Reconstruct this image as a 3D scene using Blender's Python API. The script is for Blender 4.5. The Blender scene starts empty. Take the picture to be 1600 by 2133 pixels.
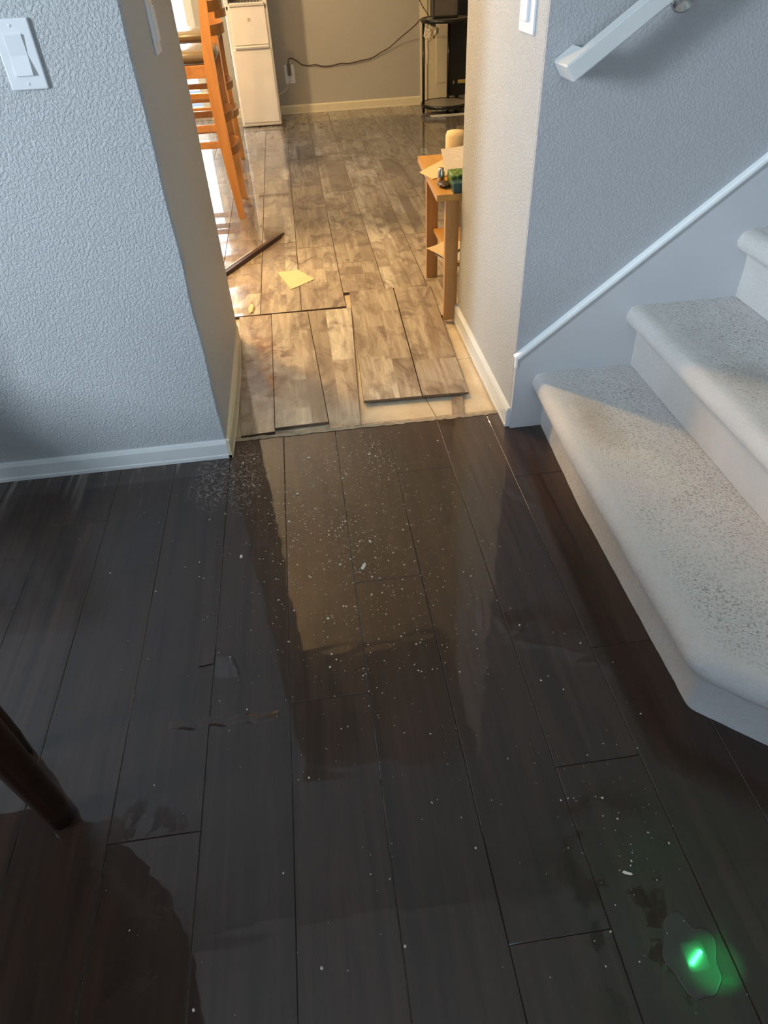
import bpy, bmesh, math, random
from mathutils import Vector, Matrix, noise
random.seed(7)
S = bpy.context.scene
C = S.collection

# ---------------- camera ----------------
cam = bpy.data.cameras.new('camera'); cam_o = bpy.data.objects.new('camera', cam); C.objects.link(cam_o)
cam.sensor_fit = 'VERTICAL'; cam.sensor_height = 36.0; cam.lens = 1375.03 * 36.0 / 2133.0
cam.clip_start = 0.02
def nrm(v): return v.normalized()
_Y = nrm(Vector((566 - 800, -(-122 - 1066.5), -1375.03)))
_Z = -nrm(Vector((888 - 800, -(2640 - 1066.5), -1375.03)))
_Z = nrm(_Z - _Y * _Z.dot(_Y)); _X = _Y.cross(_Z)
M = Matrix((_X, _Y, _Z)).to_4x4(); M.translation = Vector((0, 0, 1.2))
cam_o.matrix_world = M
S.camera = cam_o

# ---------------- view, world, lights ----------------
S.view_settings.view_transform = 'Standard'; S.view_settings.look = 'None'
S.view_settings.gamma = 1.0; S.view_settings.use_curve_mapping = False
S.view_settings.exposure = 0.0
W = bpy.data.worlds.new('sky'); S.world = W; W.use_nodes = True
wn = W.node_tree.nodes; wl = W.node_tree.links
bg = wn['Background']; bg.inputs['Strength'].default_value = 2.6
tc = wn.new('ShaderNodeTexCoord'); sx = wn.new('ShaderNodeSeparateXYZ'); rp = wn.new('ShaderNodeValToRGB')
wl.new(tc.outputs['Generated'], sx.inputs[0]); wl.new(sx.outputs['Z'], rp.inputs[0]); wl.new(rp.outputs[0], bg.inputs['Color'])
rp.color_ramp.elements[0].position = 0.0; rp.color_ramp.elements[0].color = (0.85, 0.92, 1, 1)
rp.color_ramp.elements[1].position = 0.6; rp.color_ramp.elements[1].color = (0.35, 0.58, 1, 1)

def area(name, loc, target, sx_, sy_, power, col):
    l = bpy.data.lights.new(name, 'AREA'); l.shape = 'RECTANGLE'; l.size = sx_; l.size_y = sy_; l.energy = power; l.color = col
    o = bpy.data.objects.new(name, l); C.objects.link(o); o.location = loc
    o.rotation_euler = (Vector(target) - Vector(loc)).to_track_quat('-Z', 'Y').to_euler(); return o
area('window_light', (-3.12, 0.0, 1.55), (-2.0, 0.0, 1.5), 0.50, 1.0, 150, (0.80, 0.90, 1.0))
area('back_fill_light', (0.2, -2.38, 1.5), (0.2, 0, 1.1), 1.0, 1.5, 7, (0.80, 0.90, 1.0))  # weak fill added behind the camera
area('patio_light', (-1.55, 7.10, 1.1), (-1.3, 4, 0.8), 1.5, 1.8, 60, (0.95, 0.97, 1.0))
sun = bpy.data.lights.new('sun', 'SUN'); sun.energy = 5.0; sun.color = (1, 0.95, 0.86); sun.angle = 0.01
sun_o = bpy.data.objects.new('sun', sun); C.objects.link(sun_o); sun_o.location = (0, -6, 12)
sun_o.rotation_euler = Vector((0.0, 0.55, -0.84)).to_track_quat('-Z', 'Y').to_euler()

# ---------------- material helpers ----------------
class NT:
    def __init__(s, name):
        s.m = bpy.data.materials.new(name); s.m.use_nodes = True; s.t = s.m.node_tree; s.n = s.t.nodes; s.l = s.t.links
        s.b = s.n['Principled BSDF']
    def node(s, t, **k):
        x = s.n.new(t)
        for a, v in k.items(): setattr(x, a, v)
        return x
    def lk(s, a, b): s.l.new(a, b)
    def coord(s):
        return s.node('ShaderNodeTexCoord').outputs['Object']
    def sep(s, v):
        x = s.node('ShaderNodeSeparateXYZ'); s.lk(v, x.inputs[0]); return x.outputs
    def comb(s, *vals):
        x = s.node('ShaderNodeCombineXYZ')
        for i, v in enumerate(vals): s.put(x.inputs[i], v)
        return x.outputs[0]
    def put(s, sock, v):
        if isinstance(v, (int, float)): sock.default_value = v
        elif isinstance(v, tuple): sock.default_value = v if len(v) == 4 or sock.type == 'VECTOR' else (*v, 1)
        else: s.lk(v, sock)
    def math(s, op, a, b=0.0, c=None, clamp=False):
        x = s.node('ShaderNodeMath', operation=op, use_clamp=clamp); s.put(x.inputs[0], a); s.put(x.inputs[1], b)
        if c is not None: s.put(x.inputs[2], c)
        return x.outputs[0]
    def scale(s, v, k):
        x = s.node('ShaderNodeMapping'); s.lk(v, x.inputs[0]); x.inputs['Scale'].default_value = k; return x.outputs[0]
    def noise(s, v, sc, det=3, rough=0.5, dist=0.0):
        x = s.node('ShaderNodeTexNoise'); s.lk(v, x.inputs['Vector']); x.inputs['Scale'].default_value = sc
        x.inputs['Detail'].default_value = det; x.inputs['Roughness'].default_value = rough; x.inputs['Distortion'].default_value = dist
        return x.outputs[0]
    def ramp(s, f, stops):
        x = s.node('ShaderNodeValToRGB'); s.put(x.inputs[0], f); e = x.color_ramp.elements
        while len(e) < len(stops): e.new(0.5)
        for i, (p, c) in enumerate(stops):
            e[i].position = p; e[i].color = (c, c, c, 1) if isinstance(c, (int, float)) else (*c, 1)
        return x.outputs[0]
    def mix(s, f, a, b, mode='MIX'):
        x = s.node('ShaderNodeMix', data_type='RGBA', blend_type=mode); s.put(x.inputs[0], f); s.put(x.inputs[6], a); s.put(x.inputs[7], b)
        return x.outputs[2]
    def bump(s, h, strength=0.5, dist=0.01, normal=None):
        x = s.node('ShaderNodeBump'); s.lk(h, x.inputs['Height']); x.inputs['Strength'].default_value = strength; x.inputs['Distance'].default_value = dist
        if normal is not None: s.lk(normal, x.inputs['Normal'])
        return x.outputs[0]
    def set(s, **k):
        for a, v in k.items(): s.put(s.b.inputs[a.replace('_', ' ')], v)
        return s.m
    def attr(s, name):
        return s.node('ShaderNodeAttribute', attribute_name=name).outputs['Fac']
    def disc(s, X, Y, cx, cy, rx, ry):     # 1 in the middle, 0 at the rim
        a = s.math('DIVIDE', s.math('SUBTRACT', X, cx), rx); b = s.math('DIVIDE', s.math('SUBTRACT', Y, cy), ry)
        d = s.math('ADD', s.math('MULTIPLY', a, a), s.math('MULTIPLY', b, b))
        return s.math('SUBTRACT', 1.0, d, clamp=True)

def simple(name, col, rough=0.5, metal=0.0, coat=0.0, var=0.06, bump=0.0, bscale=200):
    t = NT(name); v = t.coord(); n = t.noise(v, 14, 4)
    c2 = tuple(max(0, c * (1 - 4 * var)) for c in col); c1 = tuple(min(1, c * (1 + 2 * var)) for c in col)
    t.set(Base_Color=t.mix(n, c2, c1), Roughness=rough, Metallic=metal, Coat_Weight=coat)
    if bump: t.set(Normal=t.bump(t.noise(v, bscale, 3), bump, 0.002))
    return t.m

def wall_mat(name, col, amt=0.62, sc=150):
    t = NT(name); v = t.coord()
    n1 = t.ramp(t.noise(v, sc, 4, 0.55, 0.3), [(0.40, 0.0), (0.58, 1.0)])
    n2 = t.noise(v, sc * 2.4, 2)
    h = t.math('ADD', n1, t.math('MULTIPLY', n2, 0.35))
    big = t.noise(v, 2.2, 3)
    c = t.mix(big, tuple(x * 0.95 for x in col), tuple(min(1, x * 1.04) for x in col))
    t.set(Base_Color=c, Roughness=0.55, Specular_IOR_Level=0.35, Normal=t.bump(h, amt, 0.0022))
    return t.m

def wood(name, a, b, rough=0.4, axis=2, coat=0.0, sc=9):
    t = NT(name); v = t.coord(); k = [26.0, 26.0, 26.0]; k[axis] = 2.0
    n = t.noise(t.scale(v, tuple(k)), sc / 9, 5, 0.6, 0.6)
    t.set(Base_Color=t.mix(t.ramp(n, [(0.3, 0.0), (0.7, 1.0)]), a, b), Roughness=rough, Coat_Weight=coat, Coat_Roughness=0.1, Normal=t.bump(n, 0.15, 0.001))
    return t.m

MT = {}
MT['wall'] = wall_mat('painted_grey_plaster', (0.47, 0.50, 0.52))
MT['wall_stair'] = wall_mat('painted_grey_plaster_dim', (0.44, 0.46, 0.485), 0.38, 150)  # same paint as the wall, darkened for its dimmer light, with weaker bump
MT['wall_kitchen'] = wall_mat('painted_taupe_plaster', (0.40, 0.385, 0.34), 0.25, 130)
MT['ceiling'] = simple('white_ceiling_paint', (0.8, 0.8, 0.78), 0.8)
MT['trim'] = simple('white_gloss_paint', (0.68, 0.72, 0.73), 0.3, var=0.02)
MT['skirt'] = simple('grey_white_satin_paint', (0.56, 0.59, 0.62), 0.4, var=0.01)
MT['plastic'] = simple('white_plastic', (0.72, 0.76, 0.80), 0.3, var=0.01)
MT['cream'] = simple('cream_paint', (0.68, 0.62, 0.45), 0.4, var=0.02)
MT['disp'] = simple('white_appliance_plastic', (0.74, 0.70, 0.66), 0.22, var=0.01)
MT['disp_dark'] = simple('dark_grey_plastic', (0.10, 0.09, 0.08), 0.35)
MT['black'] = simple('black_plastic', (0.012, 0.014, 0.013), 0.35)
MT['black_gloss'] = simple('black_lacquer', (0.010, 0.012, 0.012), 0.12)
MT['metal'] = simple('brushed_metal', (0.6, 0.6, 0.58), 0.25, 1.0)
MT['grey_top'] = simple('grey_laminate_disc', (0.30, 0.26, 0.21), 0.3)
MT['oak'] = wood('honey_oak', (0.42, 0.17, 0.035), (0.62, 0.29, 0.07), 0.28, 2, 0.4)
MT['oak_h'] = wood('honey_oak_cross', (0.36, 0.14, 0.03), (0.52, 0.23, 0.06), 0.28, 1, 0.4)
MT['table'] = wood('orange_beech', (0.44, 0.22, 0.07), (0.56, 0.31, 0.11), 0.4, 2)
MT['table_top'] = wood('orange_beech_top', (0.50, 0.26, 0.06), (0.62, 0.36, 0.10), 0.35, 1)
MT['dark_leg'] = wood('dark_mahogany', (0.010, 0.003, 0.001), (0.028, 0.009, 0.003), 0.35, 2)
MT['cushion'] = simple('olive_brown_vinyl', (0.16, 0.13, 0.085), 0.25, coat=0.3)
MT['paper'] = simple('white_paper', (0.62, 0.60, 0.54), 0.7, var=0.02)
MT['envelope'] = simple('manila_paper', (0.72, 0.58, 0.34), 0.7, var=0.03)
MT['chip'] = simple('white_plaster_chip', (0.75, 0.72, 0.64), 0.8)
MT['crumb'] = simple('beige_plaster_crumb', (0.74, 0.66, 0.54), 0.9)
MT['cord'] = simple('brown_cord', (0.06, 0.03, 0.015), 0.5)
MT['white_cord'] = simple('white_cord', (0.6, 0.6, 0.56), 0.5)
MT['bag'] = simple('clear_plastic_bag', (0.55, 0.5, 0.38), 0.2, coat=1.0)
MT['strip_dark'] = wood('dark_transition_wood', (0.035, 0.015, 0.012), (0.07, 0.03, 0.022), 0.3, 1)
MT['yellow_label'] = simple('yellow_label', (0.5, 0.40, 0.12), 0.5)
MT['teal'] = simple('teal_card', (0.03, 0.10, 0.11), 0.35)
MT['fence'] = wood('tan_fence_boards', (0.62, 0.48, 0.30), (0.75, 0.60, 0.40), 0.7, 2)
MT['patio'] = simple('pale_concrete', (0.62, 0.55, 0.45), 0.8)
MT['foliage'] = simple('dark_foliage', (0.10, 0.12, 0.16), 0.8, var=0.1, bump=0.6, bscale=30)

# dark wet laminate
t = NT('dark_wet_laminate'); v = t.coord(); X, Y, Z = t.sep(v)
rnd = t.attr('rnd')
sv = t.comb(t.math('ADD', t.math('MULTIPLY', X, 38.0), t.math('MULTIPLY', rnd, 40)), t.math('MULTIPLY', Y, 1.8), Z)
g = t.noise(sv, 1.0, 6, 0.62, 0.5)
g2 = t.noise(t.comb(t.math('MULTIPLY', X, 160.0), t.math('MULTIPLY', Y, 7.0), Z), 1.0, 3, 0.6)
base = t.mix(t.ramp(g, [(0.32, 0.0), (0.68, 1.0)]), (0.015, 0.0075, 0.0045), (0.050, 0.025, 0.015))
base = t.mix(t.math('MULTIPLY', rnd, 0.5), base, (0.024, 0.012, 0.007))
# dried plaster residue left by the water; pale streaks paint ripple reflections
res = t.math('MULTIPLY', t.ramp(t.noise(v, 95, 5, 0.7, 1.2), [(0.52, 0.0), (0.66, 1.0)]),
             t.math('ADD', t.disc(X, Y, -0.36, 1.60, 0.07, 0.16), t.disc(X, Y, -0.265, 1.60, 0.07, 0.20), clamp=True))
ripple_streak = t.math('MULTIPLY', t.ramp(t.noise(t.comb(t.math('MULTIPLY', X, 34.0), t.math('MULTIPLY', Y, 2.5), Z), 1.0, 2, 0.5, 0.4), [(0.56, 0.0), (0.70, 1.0)]),
             t.math('MULTIPLY', t.math('MULTIPLY', t.math('SUBTRACT', Y, 1.50), 5.0, clamp=True), t.math('LESS_THAN', X, -0.42)))
dust = t.math('MULTIPLY', t.ramp(t.noise(v, 34, 5, 0.75), [(0.50, 0.0), (0.85, 1.0)]), t.disc(X, Y, 0.06, 1.45, 0.34, 0.5))
resid_ripple = t.math('ADD', t.math('MULTIPLY', res, 0.85), t.math('MULTIPLY', ripple_streak, 0.30), clamp=True)
resid_ripple = t.math('ADD', resid_ripple, t.math('MULTIPLY', dust, 0.16), clamp=True)
base = t.mix(resid_ripple, base, (0.46, 0.39, 0.35))
wet = t.noise(v, 7.0, 5, 0.6, 0.8)
edge = t.ramp(t.noise(v, 11, 6, 0.65, 0.5), [(0.53, 0.0), (0.56, 1.0)])
dry = t.math('MULTIPLY', edge, t.math('ADD', t.disc(X, Y, 0.40, 0.34, 0.16, 0.26), t.disc(X, Y, -0.42, 0.46, 0.14, 0.22), clamp=True))
cr = t.math('ADD', 0.022, t.math('MULTIPLY', t.math('ADD', t.math('MULTIPLY', dry, 0.5), t.math('MULTIPLY', resid_ripple, 0.5)), 0.9), clamp=True)
wave = t.bump(t.noise(v, 9.0, 2, 0.4), 0.10, 0.006)
wave = t.bump(t.noise(t.comb(t.math('MULTIPLY', X, 1.0), t.math('MULTIPLY', Y, 3.0), Z), 8, 1, 0.4), 0.10, 0.006, wave)
t.set(Base_Color=base, Roughness=0.42, Specular_IOR_Level=0.3, Coat_Weight=t.math('SUBTRACT', 1.0, t.math('MULTIPLY', dry, 1.0), clamp=True), Coat_Roughness=cr, Coat_IOR=1.45,
      Normal=t.bump(g2, 0.25, 0.001, wave), Coat_Normal=wave)
MT['dark_floor'] = t.m

# grey weathered kitchen laminate with a thin film of water
t = NT('weathered_grey_laminate'); v = t.coord(); X, Y, Z = t.sep(v); rnd = t.attr('rnd')
tone = t.attr('tone')
off = t.math('MULTIPLY', t.math('ADD', tone, rnd), 37)
gv = t.comb(t.math('ADD', t.math('MULTIPLY', X, 30), off), t.math('ADD', t.math('MULTIPLY', Y, 2.4), off), Z)
g = t.noise(gv, 1.0, 7, 0.65, 0.9)
blot = t.noise(t.comb(t.math('ADD', t.math('MULTIPLY', X, 9), off), t.math('MULTIPLY', Y, 4.5), Z), 1.0, 5, 0.65, 1.0)
col = t.ramp(tone, [(0.0, (0.23, 0.185, 0.14)), (0.3, (0.41, 0.345, 0.265)), (0.7, (0.54, 0.47, 0.37)), (1.0, (0.67, 0.64, 0.54))])
col = t.mix(t.ramp(g, [(0.36, 0.75), (0.60, 0.0)]), col, (0.22, 0.17, 0.125))
col = t.mix(t.ramp(blot, [(0.47, 0.0), (0.65, 0.85)]), col, (0.14, 0.095, 0.07))
stain = t.math('MULTIPLY', t.ramp(t.noise(v, 14, 5, 0.7, 0.8), [(0.42, 0.0), (0.60, 1.0)]), t.math('MULTIPLY', t.disc(X, Y, -0.20, 2.24, 0.12, 0.32), 1.6, clamp=True))
col = t.mix(t.math('MULTIPLY', stain, 1.0, clamp=True), col, (0.085, 0.038, 0.018))
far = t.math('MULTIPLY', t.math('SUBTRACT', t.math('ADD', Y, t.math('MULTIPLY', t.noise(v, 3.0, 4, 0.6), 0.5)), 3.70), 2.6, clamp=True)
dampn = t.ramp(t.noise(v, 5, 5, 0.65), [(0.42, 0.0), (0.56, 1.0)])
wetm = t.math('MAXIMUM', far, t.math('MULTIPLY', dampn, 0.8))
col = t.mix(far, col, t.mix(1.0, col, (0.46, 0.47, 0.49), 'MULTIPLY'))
cr = t.math('SUBTRACT', 0.20, t.math('MULTIPLY', wetm, 0.197))
rip = t.math('MULTIPLY', t.noise(t.comb(t.math('MULTIPLY', X, 5.0), t.math('MULTIPLY', Y, 2.0), Z), 1.0, 2, 0.5), 1.0)
wv = t.bump(rip, 0.03, 0.003)
edge_w = t.bump(t.math('MULTIPLY', t.disc(X, Y, 0.07, 3.45, 0.36, 0.65), t.noise(t.comb(t.math('MULTIPLY', X, 8), t.math('MULTIPLY', Y, 14), Z), 1.6, 3, 0.6, 0.6)), 0.22, 0.006, wv)
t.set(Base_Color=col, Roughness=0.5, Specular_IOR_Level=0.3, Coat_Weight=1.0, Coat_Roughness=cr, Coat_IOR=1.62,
      Normal=t.bump(g, 0.2, 0.001, wv), Coat_Normal=edge_w)
MT['kit_floor'] = t.m
MT['plank_edge'] = simple('plank_core_edge', (0.13, 0.08, 0.045), 0.8)
t = NT('cream_wet_subfloor'); v = t.coord()
n = t.noise(v, 9, 5, 0.6); cr_ = t.ramp(t.noise(v, 26, 5, 0.7, 1.5), [(0.495, 0.0), (0.5, 0.55), (0.505, 0.0)])
c = t.mix(t.ramp(n, [(0.35, 0.0), (0.7, 1.0)]), (0.56, 0.46, 0.32), (0.70, 0.62, 0.47))
X, Y, Z = t.sep(v)
l1 = t.math('LESS_THAN', t.math('ABSOLUTE', t.math('SUBTRACT', Y, 1.833)), 0.0014)
l2 = t.math('LESS_THAN', t.math('ABSOLUTE', t.math('SUBTRACT', X, t.math('ADD', 0.345, t.math('MULTIPLY', t.math('SUBTRACT', 1.95, Y), 0.12)))), 0.0016)
l3 = t.math('LESS_THAN', t.math('ABSOLUTE', t.math('SUBTRACT', Y, 2.20)), 0.0014)
cr_ = t.math('MAXIMUM', t.math('MAXIMUM', l1, t.math('MAXIMUM', l2, l3)), cr_)
t.set(Base_Color=t.mix(cr_, c, (0.22, 0.16, 0.10)), Roughness=0.35, Coat_Weight=0.6, Coat_Roughness=0.08, Normal=t.bump(n, 0.3, 0.003))
MT['subfloor'] = t.m

# stair carpet
t = NT('grey_carpet_pile_shade'); v = t.coord(); X, Y, Z = t.sep(v)
tr = t.attr('tread')
pile_shade = t.ramp(t.noise(t.scale(v, (1, 1, 1.5)), 190, 3, 0.7, 0.6), [(0.38, 1.0), (0.49, 0.0)])  # dark specks painted as shadows in the pile, mostly on treads
c = t.mix(t.noise(v, 8, 3), (0.68, 0.665, 0.645), (0.80, 0.79, 0.775))
dens = t.ramp(t.noise(v, 4.5, 3, 0.6), [(0.30, 0.25), (0.60, 1.0)])
c = t.mix(t.math('MULTIPLY', t.math('MULTIPLY', pile_shade, 0.75), t.math('ADD', 0.10, t.math('MULTIPLY', t.math('MULTIPLY', tr, dens), 0.90)), clamp=True), c, (0.20, 0.185, 0.17))
soil = t.math('MULTIPLY', t.ramp(t.noise(v, 6, 3, 0.6), [(0.30, 0.0), (0.60, 1.0)]), t.math('ADD', t.disc(X, Y, 0.72, 1.42, 0.07, 0.16), t.disc(X, Y, 1.0, 1.35, 0.09, 0.25), clamp=True))
c = t.mix(t.math('MULTIPLY', soil, 0.55), c, (0.34, 0.28, 0.20))
t.set(Base_Color=c, Roughness=0.95, Specular_IOR_Level=0.1, Sheen_Weight=0.2, Normal=t.bump(t.math('ADD', t.noise(v, 260, 4, 0.7), t.math('MULTIPLY', t.noise(v, 60, 3), 1.2)), 0.9, 0.004))
MT['carpet'] = t.m

# glass & water
t = NT('clear_water'); v = t.coord()
t.set(Base_Color=(0.9, 0.95, 0.95), Roughness=0.02, IOR=1.33, Transmission_Weight=1.0, Normal=t.bump(t.noise(v, 12, 1), 0.02, 0.002)); MT['water'] = t.m
t = NT('clear_glass'); t.set(Base_Color=(1, 1, 1), Roughness=0.0, IOR=1.05, Transmission_Weight=1.0); MT['glass'] = t.m
t = NT('green_led'); t.set(Base_Color=(0, 0.1, 0.02), Emission_Color=(0.05, 1.0, 0.22), Emission_Strength=170.0); MT['led'] = t.m
t = NT('warm_bulb'); t.set(Base_Color=(1, 0.9, 0.7), Emission_Color=(1.0, 0.66, 0.30), Emission_Strength=8.0); MT['bulb'] = t.m
t = NT('water_film_on_dark_wood'); v = t.coord()
t.set(Base_Color=t.mix(t.noise(v, 30, 3), (0.016, 0.010, 0.007), (0.034, 0.021, 0.014)), Roughness=0.4, Coat_Weight=1.0, Coat_Roughness=0.01, Coat_IOR=1.45); MT['film'] = t.m
# printed sheets
t = NT('printed_letter'); v = t.coord(); X, Y, Z = t.sep(v)
ln = t.math('GREATER_THAN', t.math('SINE', t.math('MULTIPLY', Y, 420.0)), 0.55)
tx = t.math('MULTIPLY', ln, t.math('GREATER_THAN', t.noise(t.comb(t.math('MULTIPLY', X, 60), t.math('MULTIPLY', Y, 67), Z), 1.0, 1), 0.45))
t.set(Base_Color=t.mix(t.math('MULTIPLY', tx, 0.4), (0.60, 0.56, 0.52), (0.2, 0.18, 0.17)), Roughness=0.7); MT['letter'] = t.m
t = NT('green_leafy_card'); v = t.coord()
n = t.noise(v, 60, 3, 0.6, 1.0)
t.set(Base_Color=t.ramp(n, [(0.40, (0.02, 0.05, 0.01)), (0.5, (0.10, 0.22, 0.04)), (0.62, (0.30, 0.42, 0.14))]), Roughness=0.4); MT['green'] = t.m

# ---------------- geometry helpers ----------------
def tag(o, label=None, cat=None, group=None, kind=None):
    if label: o['label'] = label
    if cat: o['category'] = cat
    if group: o['group'] = group
    if kind: o['kind'] = kind
    return o
def obj(name, bm, m, parent=None, smooth=False, mats=None):
    bmesh.ops.recalc_face_normals(bm, faces=bm.faces)
    me = bpy.data.meshes.new(name); bm.to_mesh(me); bm.free()
    for mm in (mats or [m]): me.materials.append(mm)
    if smooth:
        for p in me.polygons: p.use_smooth = True
    o = bpy.data.objects.new(name, me); C.objects.link(o)
    if parent:
        o.parent = parent; o.matrix_parent_inverse = parent.matrix_world.inverted() if False else Matrix.Translation(-parent.location)
    return o
def empty(name, loc, label, cat, group=None):
    o = bpy.data.objects.new(name, None); C.objects.link(o); o.location = loc; o.empty_display_size = 0.05
    return tag(o, label, cat, group)
def box(bm, x0, x1, y0, y1, z0, z1, bev=0.0, mi=0):
    r = bmesh.ops.create_cube(bm, size=1.0)
    vs = r['verts']
    bmesh.ops.scale(bm, vec=(x1 - x0, y1 - y0, z1 - z0), verts=vs)
    bmesh.ops.translate(bm, vec=((x0 + x1) / 2, (y0 + y1) / 2, (z0 + z1) / 2), verts=vs)
    fs = set(f for v_ in vs for f in v_.link_faces)
    for f in fs: f.material_index = mi
    if bev > 0:
        es = list(set(e for v_ in vs for e in v_.link_edges))
        bmesh.ops.bevel(bm, geom=es, offset=bev, segments=2, profile=0.5, affect='EDGES')
    return bm
def bx(*a, **k): return box(bmesh.new(), *a, **k)
def prism(bm, poly, axis, a0, a1):
    """poly: list of 2D points, extruded along axis ('x','y','z') from a0 to a1"""
    def P(p, a):
        if axis == 'x': return (a, p[0], p[1])
        if axis == 'y': return (p[0], a, p[1])
        return (p[0], p[1], a)
    A = [bm.verts.new(P(p, a0)) for p in poly]; B = [bm.verts.new(P(p, a1)) for p in poly]
    n = len(poly); bm.faces.new(A); bm.faces.new(list(reversed(B)))
    for i in range(n): bm.faces.new((A[i], A[(i + 1) % n], B[(i + 1) % n], B[i]))
    return bm
def tube(bm, pts, r, seg=8, sq=None):
    """sweep a round (or rectangular sq=(w,h)) section along pts"""
    pts = [Vector(p) for p in pts]; rings = []
    for i, p in enumerate(pts):
        d = (pts[min(i + 1, len(pts) - 1)] - pts[max(i - 1, 0)]).normalized()
        up = Vector((0, 1, 0)) if abs(d.y) < 0.85 else Vector((1, 0, 0))
        a = d.cross(up).normalized(); b = d.cross(a).normalized()
        rr = r[i] if isinstance(r, (list, tuple)) else r
        if sq:
            w, h = sq; ring = [bm.verts.new(p + a * (sx_ * w / 2) + b * (sy_ * h / 2)) for sx_, sy_ in ((-1, -1), (1, -1), (1, 1), (-1, 1))]
        else:
            ring = [bm.verts.new(p + a * math.cos(2 * math.pi * k / seg) * rr + b * math.sin(2 * math.pi * k / seg) * rr) for k in range(seg)]
        rings.append(ring)
    n = len(rings[0])
    for i in range(len(rings) - 1):
        for k in range(n): bm.faces.new((rings[i][k], rings[i][(k + 1) % n], rings[i + 1][(k + 1) % n], rings[i + 1][k]))
    bm.faces.new(rings[0]); bm.faces.new(list(reversed(rings[-1])))
    return bm
def lathe(bm, prof, cx, cy, seg=40, sx_=1.0, sy_=1.0):
    rings = []
    for r, z in prof:
        rings.append([bm.verts.new((cx + sx_ * r * math.cos(2 * math.pi * k / seg), cy + sy_ * r * math.sin(2 * math.pi * k / seg), z)) for k in range(seg)])
    for i in range(len(rings) - 1):
        for k in range(seg): bm.faces.new((rings[i][k], rings[i][(k + 1) % seg], rings[i + 1][(k + 1) % seg], rings[i + 1][k]))
    bm.faces.new(rings[0]); bm.faces.new(list(reversed(rings[-1])))
    return bm
def struct(name, bm, m, smooth=False, mats=None): return tag(obj(name, bm, m, None, smooth, mats), kind='structure')

def blocks_random(k=None):
    """printed staves of one board: list of (u0,u1,[(v0,v1,tone),...])"""
    a = random.choice([0.30, 0.36, 0.42, 0.6, 0.66]); cols = [(0, a), (a, 1)]
    if random.random() < 0.35: cols = [(0, 0.33), (0.33, 0.66), (0.66, 1)]
    out = []
    for (u0, u1) in cols:
        v, L = 0.0, []
        while v < 1:
            n_ = min(1.0, v + random.choice([0.22, 0.3, 0.38, 0.55])); n_ = 1.0 if n_ > 0.93 else n_
            L.append((v, n_, min(1, max(0, random.choice([0.1, 0.35, 0.45, 0.5, 0.55, 0.6, 0.7, 0.95]) + random.uniform(-0.05, 0.05))))); v = n_
        out.append((u0, u1, L))
    return out
def plank_mesh(planks, zt, th, ch=0.0018, drop=0.0016, wob=0.0, gap=0.0006, blocks=False):
    """planks = (x0,x1,y0,y1); top skin with chamfered rims, own 'rnd' per board and 'tone' per printed stave"""
    bm = bmesh.new(); lay = bm.faces.layers.float.new('rnd'); lt = bm.faces.layers.float.new('tone')
    for (x0, x1, y0, y1) in planks:
        r = random.random(); dz = random.uniform(-wob, wob)
        x0 += gap; x1 -= gap; y0 += gap; y1 -= gap
        xi0, xi1, yi0, yi1 = x0 + ch, x1 - ch, y0 + ch, y1 - ch
        B = blocks_random() if blocks else [(0, 1, [(0, 1, 0.5)])]
        for (u0, u1, L) in B:
            for (v0, v1, tn) in L:
                P = [(xi0 + (xi1 - xi0) * u, yi0 + (yi1 - yi0) * v_) for u, v_ in ((u0, v0), (u1, v0), (u1, v1), (u0, v1))]
                f = bm.faces.new([bm.verts.new((*p, zt + dz)) for p in P]); f[lay] = r; f[lt] = tn
        rings = [[(xi0, yi0), (xi1, yi0), (xi1, yi1), (xi0, yi1)], [(x0, y0), (x1, y0), (x1, y1), (x0, y1)], [(x0, y0), (x1, y0), (x1, y1), (x0, y1)]]
        V = [[bm.verts.new((*p, z)) for p in rg] for rg, z in zip(rings, (zt + dz, zt - drop + dz, zt - th))]
        for a, b in zip(V[:-1], V[1:]):
            for k in range(4):
                f = bm.faces.new((b[k], b[(k + 1) % 4], a[(k + 1) % 4], a[k])); f[lay] = r; f[lt] = 0.3; f.material_index = 1
    return bm

# =============== structure ===============
# entry room floor: long dark boards running away from the camera
w = 0.166; x_ref = 0.0205
cuts = {0: [0.802, -0.35, -1.5], 1: [1.118, -0.1, -1.3], 2: [1.537, 0.311, -0.9], 3: [0.584, -0.6, -1.8], 4: [1.458, 0.839, -0.3, -1.4],
        -1: [1.293, 0.05, -1.1], -2: [0.562, -0.7, -1.9], -3: [1.05, -0.2, -1.4], -4: [1.472, 0.3, -0.9], -5: [0.9, -0.3, -1.5]}
# plank index k spans x_ref+(k-1)*w .. x_ref+k*w
spec = {0: [0.802], 1: [1.118], 2: [1.537, 0.311], 3: [0.584], 4: [1.458, 0.839], -1: [1.293, 0.05], -2: [0.562], -3: [0.05], -4: [1.472, 0.3]}
pl = []
for k in range(-19, 14):
    xa = x_ref + (k - 1) * w; xb = xa + w
    if k == -19: xa = -3.2
    ys = spec.get(k, [random.uniform(0.2, 1.5)])
    ys = [1.80] + ys
    while ys[-1] > -2.5: ys.append(ys[-1] - 1.21)
    ys[-1] = -2.5
    if k < -1 or k > 4: ys[0] = 1.74
    for a, b in zip(ys[:-1], ys[1:]):
        if a - b > 0.03: pl.append((xa, xb, b, a))
struct('floor', plank_mesh(pl, 0.0, 0.012, ch=0.0014, drop=0.0009, wob=0.0002, gap=0.0003), None, mats=[MT['dark_floor'], MT['dark_floor']])

# subfloor under everything
struct('floor', bx(-3.4, 3.4, -2.7, 7.3, -0.10, -0.0125), MT['subfloor'])

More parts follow.
